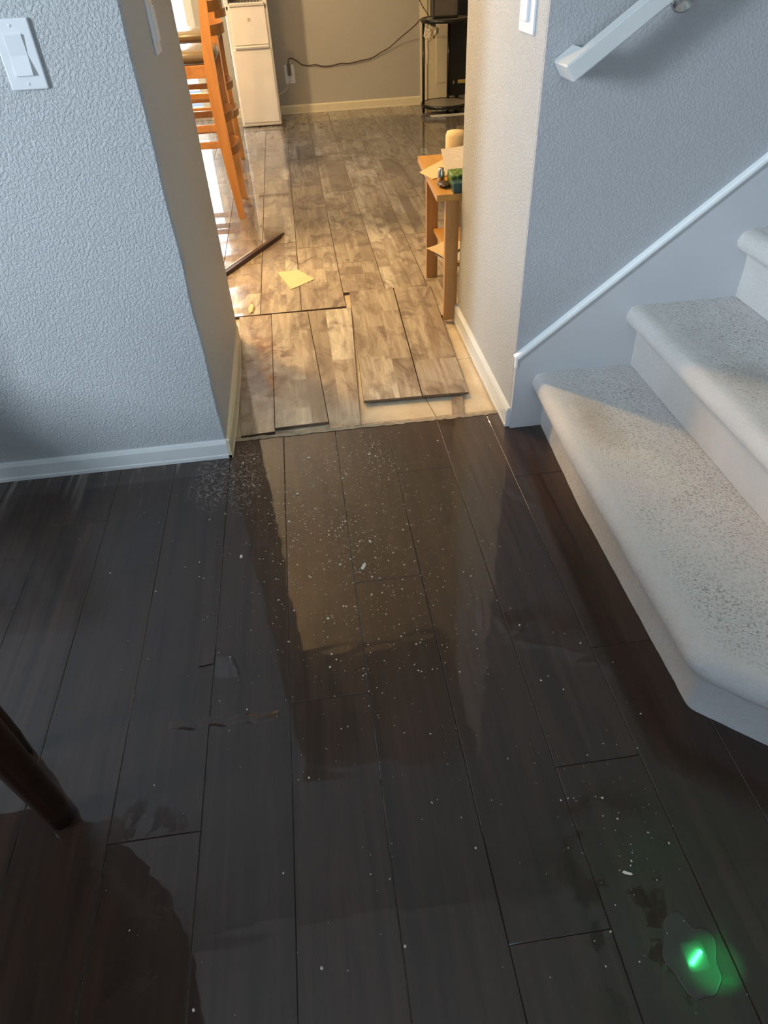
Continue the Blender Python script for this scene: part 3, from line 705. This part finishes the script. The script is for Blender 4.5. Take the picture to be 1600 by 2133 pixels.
obj('base_plate', bx(1.46, 1.60, 6.89, 7.0, 0.0, 0.010, 0.002), MT['black'], tp)
obj('label_strip', bx(1.515, 1.60, 6.886, 6.892, 0.168, 0.195), MT['yellow_label'], tp)
obj('badge', bx(1.468, 1.485, 6.886, 6.892, 0.165, 0.19), MT['metal'], tp)
obj('upper_label', bx(1.50, 1.60, 6.886, 6.892, 0.80, 0.825), MT['yellow_label'], tp)
# crumpled bag under the top tier
bm = bmesh.new(); bmesh.ops.create_icosphere(bm, subdivisions=4, radius=1.0)
for v_ in bm.verts:
    p = v_.co.copy(); k_ = 1 + 0.35 * noise.noise(p * 2.2) + 0.18 * noise.noise(p * 6)
    v_.co = Vector((1.222 + p.x * 0.055 * k_, 6.62 + p.y * 0.045 * k_, 0.585 + p.z * 0.050 * k_ - 0.06 * max(0, -p.x) * max(0, -p.z)))
tail = tube(bmesh.new(), [(1.19, 6.62, 0.56), (1.182, 6.615, 0.50), (1.188, 6.61, 0.43), (1.184, 6.61, 0.36)], [0.020, 0.013, 0.016, 0.006], 10)
mt_ = bpy.data.meshes.new('tmp2'); tail.to_mesh(mt_); tail.free(); bm.from_mesh(mt_)
tag(obj('plastic_bag', bm, MT['bag'], None, False), 'crumpled clear plastic bag hanging under the top of the round stand', 'bag')
tag(obj('paper_sheet', bx(1.19, 1.50, 6.43, 6.50, 0.0005, 0.004), MT['paper']), 'white sheet lying flat on the floor under the front of the round stand', 'paper')
tag(obj('dark_wire', tube(bmesh.new(), smooth_pts([(1.16, 6.99, 0.9), (1.165, 6.97, 0.82), (1.19, 6.92, 0.75), (1.22, 6.86, 0.70), (1.235, 6.82, 0.674)]), 0.004, 8), MT['cord'], None, True), 'dark cord curling down the wall onto the upper tier of the round stand', 'cord')

# =============== bar stools ===============
def stool():
    root = empty('bar_stool', (-0.56, 4.28, 0), 'ladder-back honey oak bar stool nearest the opening, its legs in the water', 'bar stool', 'bar stools at the kitchen counter')
    ya, yb_ = 4.08, 4.48
    def px_(z):   # rear post centre line, splayed foot and bent back
        pts = [(0, -0.352), (0.2, -0.366), (0.4, -0.378), (0.6, -0.385), (0.8, -0.380), (1.0, -0.362), (1.15, -0.335)]
        for (za, xa), (zb, xb) in zip(pts[:-1], pts[1:]):
            if za <= z <= zb: return xa + (xb - xa) * (z - za) / (zb - za)
        return pts[-1][1]
    for y in (ya, yb_):
        bm = bmesh.new(); rings = []
        for i in range(24):
            z = 1.15 * i / 23; x = px_(z); w_ = 0.032 + 0.026 * math.sin(math.pi * min(1, z / 1.1)); d = 0.028
            rings.append([bm.verts.new((x + sx_ * w_ / 2, y + sy_ * d / 2, z)) for sx_, sy_ in ((-1, -1), (1, -1), (1, 1), (-1, 1))])
        for a, b in zip(rings[:-1], rings[1:]):
            for k in range(4): bm.faces.new((a[k], a[(k + 1) % 4], b[(k + 1) % 4], b[k]))
        bm.faces.new(rings[0]); bm.faces.new(rings[-1])
        obj('leg', bm, MT['oak'], root)
        obj('leg', tube(bmesh.new(), [(-0.80, y, 0), (-0.775, y, 0.4), (-0.76, y, 0.72)], 0, sq=(0.034, 0.034)), MT['oak'], root)
    def slat(z, h, x, out, name):
        bm = bmesh.new(); rings = []
        for i in range(13):
            u = i / 12; y = ya + 0.010 + (yb_ - ya - 0.02) * u; xx_ = x + out * math.sin(math.pi * u) ** 0.7
            rings.append([bm.verts.new((xx_ + sx_ * 0.008, y, z + sz * h / 2)) for sx_, sz in ((-1, -1), (1, -1), (1, 1), (-1, 1))])
        for a, b in zip(rings[:-1], rings[1:]):
            for k in range(4): bm.faces.new((a[k], a[(k + 1) % 4], b[(k + 1) % 4], b[k]))
        bm.faces.new(rings[0]); bm.faces.new(rings[-1])
        obj(name, bm, MT['oak_h'], root)
    for z in (0.88, 0.975, 1.07): slat(z, 0.044, px_(z) + 0.004, 0.065, 'back_slat')
    for z in (0.50, 0.34): slat(z, 0.040, px_(z) + 0.004, 0.050, 'stretcher')
    for y in (ya, yb_):
        for z in (0.465, 0.385): obj('stretcher', bx(-0.775, px_(z) - 0.012, y - 0.009, y + 0.009, z - 0.017, z + 0.017, 0.003), MT['oak_h'], root)
    bm = bmesh.new(); box(bm, -0.79, -0.385, ya - 0.012, ya + 0.012, 0.690, 0.745, 0.003); box(bm, -0.79, -0.385, yb_ - 0.012, yb_ + 0.012, 0.690, 0.745, 0.003); box(bm, -0.79, -0.765, ya, yb_, 0.690, 0.745, 0.003); box(bm, -0.405, -0.380, ya + 0.01, yb_ - 0.01, 0.690, 0.745, 0.003)
    obj('seat_frame', bm, MT['oak_h'], root)
    obj('seat', bx(-0.81, -0.350, ya + 0.016, yb_ - 0.016, 0.745, 0.805, 0.028), MT['cushion'], root, True)
    return root
s1 = stool()
s2 = s1.copy(); C.objects.link(s2); s2.location = (-0.605, 5.31, 0); s2['label'] = 'ladder-back honey oak bar stool behind the nearer one, farther from the opening'
for ch in list(s1.children):
    c_ = ch.copy(); C.objects.link(c_); c_.parent = s2; c_.matrix_parent_inverse = ch.matrix_parent_inverse.copy()

# =============== wooden side table with papers ===============
tb = empty('side_table', (0.70, 2.79, 0), 'small orange wood side table just past the right side of the opening', 'side table')
TX0, TX1, TY0, TY1, TZ = 0.484, 0.90, 2.497, 3.070, 0.487
for (x, y) in ((0.520, 2.510), (0.530, 2.965), (0.855, 2.510), (0.855, 2.965)):
    obj('leg', bx(x, x + 0.050, y, y + 0.026, 0.0, TZ - 0.02, 0.0015), MT['table'], tb)
obj('tabletop', prism(bmesh.new(), [(TX0, TY0), (TX1, TY0), (TX1, TY1), (TX0 + 0.026, TY1)], 'z', TZ - 0.022, TZ), MT['table_top'], tb)
obj('shelf', bx(0.56, TX1 - 0.03, 2.545, 2.96, 0.205, 0.220, 0.001), MT['table_top'], tb)
def sheet(name, label, cat, quad, z, th, m, curl=0.0):
    bm = bmesh.new(); n_ = 8
    q = [Vector((*p, 0)) for p in quad]
    def pt(u, v_, dz_): 
        p = q[0].lerp(q[1], u).lerp(q[3].lerp(q[2], u), v_); return (p.x, p.y, z + dz_ + curl * (u - 0.5) ** 2 * 4 + 0.3 * curl * math.sin(5 * v_))
    T = [[bm.verts.new(pt(i / n_, j / n_, th)) for j in range(n_ + 1)] for i in range(n_ + 1)]
    B = [[bm.verts.new(pt(i / n_, j / n_, 0)) for j in range(n_ + 1)] for i in range(n_ + 1)]
    for i in range(n_):
        for j in range(n_):
            bm.faces.new((T[i][j], T[i + 1][j], T[i + 1][j + 1], T[i][j + 1])); bm.faces.new((B[i][j], B[i][j + 1], B[i + 1][j + 1], B[i + 1][j]))
    for i in range(n_):
        bm.faces.new((T[i][0], B[i][0], B[i + 1][0], T[i + 1][0])); bm.faces.new((T[i][n_], T[i + 1][n_], B[i + 1][n_], B[i][n_]))
        bm.faces.new((T[0][i], T[0][i + 1], B[0][i + 1], B[0][i])); bm.faces.new((T[n_][i], B[n_][i], B[n_][i + 1], T[n_][i + 1]))
    return tag(obj(name, bm, MT[m]), label, cat)
sheet('envelope', 'open manila envelope hanging over the left edge of the side table top', 'envelope', [(0.505, 2.70), (0.570, 2.735), (0.605, 2.98), (0.474, 2.810)], TZ + 0.001, 0.002, 'envelope')
sheet('letter', 'printed white letter propped on the papers on the side table', 'letter', [(0.552, 2.675), (0.76, 2.77), (0.80, 3.16), (0.612, 3.080)], TZ + 0.014, 0.0012, 'letter', 0.004)
tag(obj('card_box', bx(0.545, 0.64, 2.50, 2.545, TZ + 0.0005, TZ + 0.034, 0.002), MT['teal']), 'dark teal box at the near end of the side table top', 'box')
o = tag(obj('seed_packet', bx(0.550, 0.66, 2.552, 2.645, TZ + 0.0005, TZ + 0.048, 0.006), MT['green']), 'green leaf-patterned packet on the side table beside the teal box', 'packet')
tag(obj('glass_jar', lathe(bmesh.new(), [(0.010, TZ + 0.001), (0.014, TZ + 0.004), (0.014, TZ + 0.035), (0.010, TZ + 0.042), (0.010, TZ + 0.05)], 0.530, 2.655, 20), MT['metal'], None, True), 'small shiny jar left of the green packet on the side table', 'jar')
bm = bmesh.new(); bmesh.ops.create_icosphere(bm, subdivisions=3, radius=1.0)
for v_ in bm.verts:
    p = v_.co.copy(); k_ = 1 + 0.4 * noise.noise(p * 2.5); v_.co = Vector((0.528 + p.x * 0.020 * k_, 2.598 + p.y * 0.036 * k_, TZ + 0.0095 + p.z * 0.0075 * k_))
tag(obj('leather_pouch', bm, MT['strip_dark'], None, True), 'small dark brown pouch on the side table between the envelope and teal box', 'pouch')
tag(obj('paper_roll', lathe(bmesh.new(), [(0.001, 0.0005), (0.040, 0.0005), (0.045, 0.004), (0.045, 0.53), (0.04, 0.545), (0.001, 0.547)], 0.700, 3.19, 28), MT['envelope'], None, True), 'cream rolled paper tube standing behind the side table by the wall edge', 'paper roll')
sheet('envelope', 'manila envelope sticking out from the lower shelf of the side table', 'envelope', [(0.530, 2.57), (0.640, 2.70), (0.600, 2.80), (0.482, 2.70)], 0.226, 0.0015, 'envelope', 0.006)
sheet('letter', 'pinkish white sheet under the envelope on the lower shelf of the side table', 'letter', [(0.56, 2.545), (0.68, 2.62), (0.66, 2.78), (0.505, 2.65)], 0.2205, 0.0015, 'paper', 0.0)
for i, (m_, hh, lab, nm) in enumerate((('black', 0.014, 'black-covered magazine at the bottom of the lower shelf stack', 'magazine'), ('paper', 0.012, 'white magazine on the lower shelf stack, above the black one', 'magazine'), ('strip_dark', 0.016, 'dark brown magazine topmost on the lower shelf stack', 'magazine'))):
    z = 0.2205 + (0, 0.0145, 0.027)[i]
    tag(obj(nm, bx(0.69, 0.83, 2.56 + 0.01 * i, 2.80, z, z + hh, 0.001), MT[m_]), lab, 'magazine', 'magazines on the lower shelf')

# =============== things on the kitchen floor ===============
# dark transition strip with a pale upper edge
A_, B_ = Vector((-0.53, 2.99, 0)), Vector((-0.140, 3.695, 0)); dd = (B_ - A_).normalized(); pn = Vector((-dd.y, dd.x, 0))
def strip(a0, a1, o0, o1, z0, z1):
    bm = bmesh.new(); vs = []
    for z in (z0, z1):
        for aa, oo in ((a0, o0), (a1, o0), (a1, o1), (a0, o1)): p = A_ + dd * aa + pn * oo; vs.append(bm.verts.new((p.x, p.y, z)))
    for f in ((3, 2, 1, 0), (4, 5, 6, 7), (0, 1, 5, 4), (1, 2, 6, 5), (2, 3, 7, 6), (3, 0, 4, 7)): bm.faces.new([vs[i] for i in f])
    return bm
Ls = (B_ - A_).length
sr_ = empty('transition_strip', A_, 'thin dark wood transition strip lying askew in the water by the left wall end', 'floor strip')
obj('moulding', strip(0, Ls, -0.012, 0.010, 0.001, 0.020), MT['strip_dark'], sr_)
obj('splintered_end', strip(Ls - 0.04, Ls + 0.05, -0.001, 0.008, 0.002, 0.012), MT['strip_dark'], sr_)
tag(obj('pale_backing', strip(0, Ls * 0.66, 0.010, 0.016, 0.010, 0.022), MT['plastic'], sr_), 'white torn backing')
sheet('paper_sheet', 'wet yellowish sheet of paper lying on the kitchen floor boards', 'paper', [(-0.097, 2.971), (0.016, 3.068), (-0.059, 3.205), (-0.158, 3.195)], 0.0008, 0.0012, 'envelope', 0.0015)
bm = bmesh.new(); bmesh.ops.create_icosphere(bm, subdivisions=3, radius=1.0)
for v_ in bm.verts:
    p = v_.co.copy(); k_ = 1 + 0.5 * noise.noise(p * 2); v_.co = Vector((-0.272 + p.x * 0.012 * k_, 2.80 + p.y * 0.045 * k_, 0.003 + max(-0.002, p.z * 0.004 * k_)))
tag(obj('paper_scrap', bm, MT['envelope'], None, True), 'small soggy cream paper scrap near the left baseboard end', 'paper scrap')

# =============== debris on the dark floor ===============
random.seed(5)
bm = bmesh.new()
def crumb(bm, x, y, s):
    n_ = random.randint(4, 6); a0_ = random.random() * 6.28; el = random.uniform(0.5, 1.0); rot = random.random() * 3.14
    ring = []
    for k in range(n_):
        a_ = a0_ + 2 * math.pi * k / n_; r = s * random.uniform(0.6, 1.0); u, w_ = r * math.cos(a_), r * math.sin(a_) * el
        ring.append((x + u * math.cos(rot) - w_ * math.sin(rot), y + u * math.sin(rot) + w_ * math.cos(rot)))
    B = [bm.verts.new((px, py, 0.0002)) for px, py in ring]; T = bm.verts.new((x, y, 0.0002 + s * 0.9))
    bm.faces.new(B)
    for k in range(n_): bm.faces.new((B[k], B[(k + 1) % n_], T))
cl = [(0.055, 1.58, 0.05, 0.10, 130), (0.03, 1.23, 0.035, 0.06, 150), (-0.14, 1.42, 0.05, 0.10, 90), (0.0, 1.20, 0.13, 0.25, 420), (0.14, 1.60, 0.025, 0.06, 110), (0.02, 1.45, 0.14, 0.20, 380), (0.1, 1.0, 0.12, 0.12, 150), (-0.02, 1.66, 0.10, 0.05, 110), (0.2, 1.3, 0.2, 0.3, 110), (0.05, 0.75, 0.25, 0.3, 90), (-0.3, 1.1, 0.25, 0.35, 45), (0.42, 0.45, 0.05, 0.14, 70), (0.3, 0.4, 0.2, 0.2, 40), (-0.27, 1.58, 0.05, 0.1, 60)]
for cx, cy, sx_, sy_, n_ in cl:
    for _ in range(n_):
        x = random.gauss(cx, sx_); y = random.gauss(cy, sy_)
        if y > 1.77 or x < -0.3 and y > 1.68 or x > 0.56 or y < 0.15: continue
        s = 0.0009 + 0.0026 * random.random() ** 3 * (1 if random.random() > 0.04 else 2.0)
        crumb(bm, x, y, s)
tag(obj('plaster_crumbs', bm, MT['crumb']), 'fine pale plaster crumbs scattered over the dark wet floor', 'debris', kind='stuff')
def chip(x, y, l, w_, ang, label):
    bm = bmesh.new(); poly = [(-l, -w_ * 0.4), (-l * 0.5, -w_), (l * 0.6, -w_ * 0.7), (l, w_ * 0.1), (l * 0.7, w_ * 0.8), (-l * 0.7, w_ * 0.9)]
    c_, s_ = math.cos(ang), math.sin(ang)
    prism(bm, [(x + u * c_ - v_ * s_, y + u * s_ + v_ * c_) for u, v_ in poly], 'z', 0.0003, 0.0028)
    return tag(obj('plaster_chip', bm, MT['chip']), label, 'plaster chip', 'plaster chips on the dark floor')
chip(0.048, 1.170, 0.0125, 0.0048, math.radians(62), 'largest elongated white plaster chip, in the middle of the dark floor')
chip(0.074, 1.258, 0.0055, 0.0024, math.radians(115), 'small narrow plaster chip just beyond the largest white chip')
chip(-0.263, 1.259, 0.0052, 0.0035, math.radians(80), 'small white plaster chip alone on the left board, below a board joint')
chip(-0.07, 1.66, 0.0042, 0.0028, math.radians(20), 'small plaster chip near the threshold, left of the crumb cluster')
chip(0.41, 0.385, 0.0085, 0.0022, math.radians(-25), 'slim plaster sliver near the green glow at the lower right')
chip(-0.11, 1.49, 0.004, 0.003, 0.3, 'small round plaster chip on the brown board left of the crumbs')
# little square patch lying on the boards
tag(obj('wood_shim', prism(bmesh.new(), [(-0.350, 0.972), (-0.345, 0.925), (-0.313, 0.928), (-0.313, 0.975)], 'z', 0.0002, 0.0028), MT['dark_floor']), 'small square dark shim lying by a board seam left of the middle', 'shim')
# swollen ridge in the board
bm = bmesh.new(); N = 30; rows = []
for i in range(N + 1):
    x = -0.395 + 0.225 * i / N; yy = 0.785 - 0.01 * i / N + 0.003 * math.sin(i * 0.7); a_ = math.sin(math.pi * i / N) ** 0.5
    rows.append([bm.verts.new((x, yy + q * 0.011, 0.0002 + 0.0035 * a_ * max(0, (1 - abs(q) ** 2)))) for q in (-1, -0.75, -0.5, -0.25, 0, 0.25, 0.5, 0.75, 1)])
for a, b in zip(rows[:-1], rows[1:]):
    for k in range(8): bm.faces.new((a[k], b[k], b[k + 1], a[k + 1]))
struct('trim_5', bm, MT['dark_floor'], True)

# water puddle with a raised rim at the lower right
def puddle(cx, cy, r, seed_, label):
    bm = bmesh.new(); seg = 64; rad = []
    for k in range(seg):
        a_ = 2 * math.pi * k / seg; rad.append(r * (1 + 0.38 * noise.noise(Vector((math.cos(a_) * 1.5, math.sin(a_) * 1.5, seed_)))))
    prof = [(1.0, 0.0002), (0.985, 0.0005), (0.965, 0.0008), (0.94, 0.0009), (0.92, 0.00092), (0.6, 0.00092), (0.25, 0.00092)]
    rows = [[bm.verts.new((cx + 0.75 * f * rad[k] * math.cos(2 * math.pi * k / seg), cy + f * rad[k] * math.sin(2 * math.pi * k / seg), z)) for k in range(seg)] for f, z in prof]
    for a, b in zip(rows[:-1], rows[1:]):
        for k in range(seg): bm.faces.new((a[k], a[(k + 1) % seg], b[(k + 1) % seg], b[k]))
    bm.faces.new(rows[-1]); bm.faces.new(list(reversed(rows[0])))
    return tag(obj('water_puddle', bm, MT['film'], None, True), label, 'puddle')
puddle(0.462, 0.262, 0.052, 2.3, 'small clear puddle on the dark boards catching the green light')

# green indicator light fitting on the ceiling over the stairs, and an added spot for the green floor glow
gl = empty('indicator_lamp', (2.07, 1.14, 4.2), 'small ceiling fitting with a green light bar over the stairs', 'lamp')
obj('housing', bx(2.0, 2.16, 1.06, 1.24, 4.16, 4.20, 0.004), MT['plastic'], gl)
k_ = (1.2 + 4.15) / 1.2
bm = bmesh.new(); tube(bm, [(0.454 * k_, 0.2485 * k_, 4.15), (0.476 * k_, 0.2625 * k_, 4.15)], 0.013, 10); obj('light_bar', bm, MT['led'], gl)
sp_ = bpy.data.lights.new('added_green_beam', 'SPOT'); sp_.energy = 800; sp_.color = (0.02, 1.0, 0.2); sp_.spot_size = math.radians(1.1); sp_.spot_blend = 1.0; sp_.shadow_soft_size = 0.004
so = bpy.data.objects.new('added_green_beam', sp_); C.objects.link(so); so.location = (3.0, 0.3, 4.08)
so.rotation_euler = (Vector((0.486, 0.244, 0)) - Vector(so.location)).to_track_quat('-Z', 'Y').to_euler()

gp = empty('added_beam_spot', (3.0, 0.3, 4.2), 'added unseen spotlight making the green glow patch on the floor', 'lamp')
obj('barrel', lathe(bmesh.new(), [(0.03, 4.10), (0.034, 4.10), (0.034, 4.2), (0.03, 4.2), (0.03, 4.1001)], 3.0, 0.3, 20), MT['black'], gp, True)  # unseen barrel added around the spot that lights the green patch

# =============== entry furniture at the left edge of the frame ===============
dtb = empty('dining_table', (-1.18, 0.33, 0), 'dark wood dining table at the left edge, only its legs in view', 'table')
obj('tabletop', lathe(bmesh.new(), [(0.001, 0.715), (0.70, 0.715), (0.73, 0.725), (0.73, 0.742), (0.72, 0.75), (0.001, 0.75)], -1.18, 0.33, 64), MT['dark_leg'], dtb)
c0 = Vector((-1.18, 0.33, 0))
for base, rr in ((Vector((-0.570, 0.622, 0)), 0.027), (Vector((-0.682, 0.772, 0)), 0.022)):
    for q in range(4):
        d_v = (base - c0); d_v.rotate(Matrix.Rotation(q * math.pi / 2, 3, 'Z')); b_ = c0 + d_v
        tp_ = b_ + (c0 - b_).normalized() * 0.02
        obj('leg', tube(bmesh.new(), [(b_.x, b_.y, 0.0005), (b_.x, b_.y, 0.06), (b_.x * 0.5 + tp_.x * 0.5, b_.y * 0.5 + tp_.y * 0.5, 0.36), (tp_.x, tp_.y, 0.716)], [rr * 0.8, rr * 0.9, rr * 1.1, rr * 1.2], 20), MT['dark_leg'], dtb, True)
ch = empty('dining_chair', (-1.51, 1.22, 0), 'dark wood spindle-back chair by the left wall, out of frame', 'chair')
for (x, y, h_) in ((-1.71, 1.42, 0.80), (-1.32, 1.42, 0.80), (-1.71, 1.02, 0.45), (-1.32, 1.02, 0.45)): obj('leg', bx(x - 0.018, x + 0.018, y - 0.018, y + 0.018, 0.0, h_, 0.003), MT['dark_leg'], ch)
obj('seat', bx(-1.74, -1.29, 1.0, 1.45, 0.45, 0.48, 0.006), MT['dark_leg'], ch)
obj('back_rail', bx(-1.70, -1.33, 1.41, 1.43, 0.75, 0.80, 0.003), MT['dark_leg'], ch)
for x in (-1.42, -1.515, -1.61): obj('spindle', bx(x - 0.014, x + 0.014, 1.412, 1.428, 0.482, 0.75, 0.003), MT['dark_leg'], ch)

# =============== kitchen ceiling lamp (warm) and two added fill bulbs ===============
lx, ly = -0.78, 3.15
lp = empty('ceiling_downlight', (lx, ly, 2.44), 'round recessed ceiling downlight over the nearer bar stool', 'ceiling light')
obj('trim_ring', lathe(bmesh.new(), [(0.055, 2.437), (0.075, 2.434), (0.078, 2.44), (0.055, 2.4399)], lx, ly, 32), MT['ceiling'], lp, True)
obj('lens', lathe(bmesh.new(), [(0.001, 2.436), (0.054, 2.436), (0.054, 2.4395)], lx, ly, 24), MT['bulb'], lp, True)
pl_ = bpy.data.lights.new('downlight_glow', 'SPOT'); pl_.energy = 190; pl_.color = (1.0, 0.62, 0.24); pl_.shadow_soft_size = 0.05; pl_.spot_size = math.radians(140); pl_.spot_blend = 0.6
po = bpy.data.objects.new('downlight_glow', pl_); C.objects.link(po); po.location = (lx, ly, 2.42); po.rotation_euler = (0, math.radians(8), 0)
pn_ = empty('fill_bulb', (-1.1, 5.0, 2.44), 'added unseen warm bulb brightening the kitchen ceiling', 'lamp')  # added bulb, brightens the ceiling that the dark floor mirrors
obj('lamp_cord', tube(bmesh.new(), [(-1.1, 5.0, 1.85), (-1.1, 5.0, 2.44)], 0.004, 8), MT['black'], pn_)
obj('bulb', lathe(bmesh.new(), [(0.001, 1.74), (0.03, 1.75), (0.045, 1.79), (0.03, 1.84), (0.012, 1.87)], -1.1, 5.0, 20), MT['bulb'], pn_, True)
pl_ = bpy.data.lights.new('fill_glow', 'POINT'); pl_.energy = 130; pl_.color = (1.0, 0.70, 0.36); pl_.shadow_soft_size = 0.05
po = bpy.data.objects.new('fill_glow', pl_); C.objects.link(po); po.location = (-1.1, 5.0, 1.70)

pn_ = empty('fill_bulb', (-0.80, 3.30, 2.44), 'added unseen warm bulb behind the left wall end, warming the right jamb', 'lamp')  # added bulb, puts warm light on the right side of the opening
obj('lamp_cord', tube(bmesh.new(), [(-0.80, 3.30, 2.0), (-0.80, 3.30, 2.44)], 0.004, 8), MT['black'], pn_)
obj('bulb', lathe(bmesh.new(), [(0.001, 1.90), (0.03, 1.91), (0.045, 1.95), (0.03, 2.00), (0.012, 2.03)], -0.80, 3.30, 20), MT['bulb'], pn_, True)
pl_ = bpy.data.lights.new('fill_glow', 'POINT'); pl_.energy = 52; pl_.color = (1.0, 0.58, 0.20); pl_.shadow_soft_size = 0.05
po = bpy.data.objects.new('fill_glow', pl_); C.objects.link(po); po.location = (-0.80, 3.30, 1.86)

# =============== outside the patio door ===============
struct('patio_ground', bx(-9, 6, FY + 0.12, 16, -0.12, -0.04), MT['patio'])
tag(obj('garden_fence', bx(-9, 6, 11.0, 11.06, -0.04, 0.95), MT['fence']), 'sunlit tan board fence beyond the patio door', 'fence')
bm = bmesh.new(); bmesh.ops.create_icosphere(bm, subdivisions=4, radius=1.0)
for v_ in bm.verts:
    p = v_.co.copy(); k_ = 1 + 0.35 * noise.noise(p * 3) + 0.15 * noise.noise(p * 9); v_.co = Vector((-2.3 + p.x * 1.0 * k_, 12.4 + p.y * 0.8 * k_, 0.75 + p.z * 0.8 * k_))
tag(obj('garden_shrub', bm, MT['foliage'], None, True), 'dark round shrub outside behind the tan fence', 'shrub')
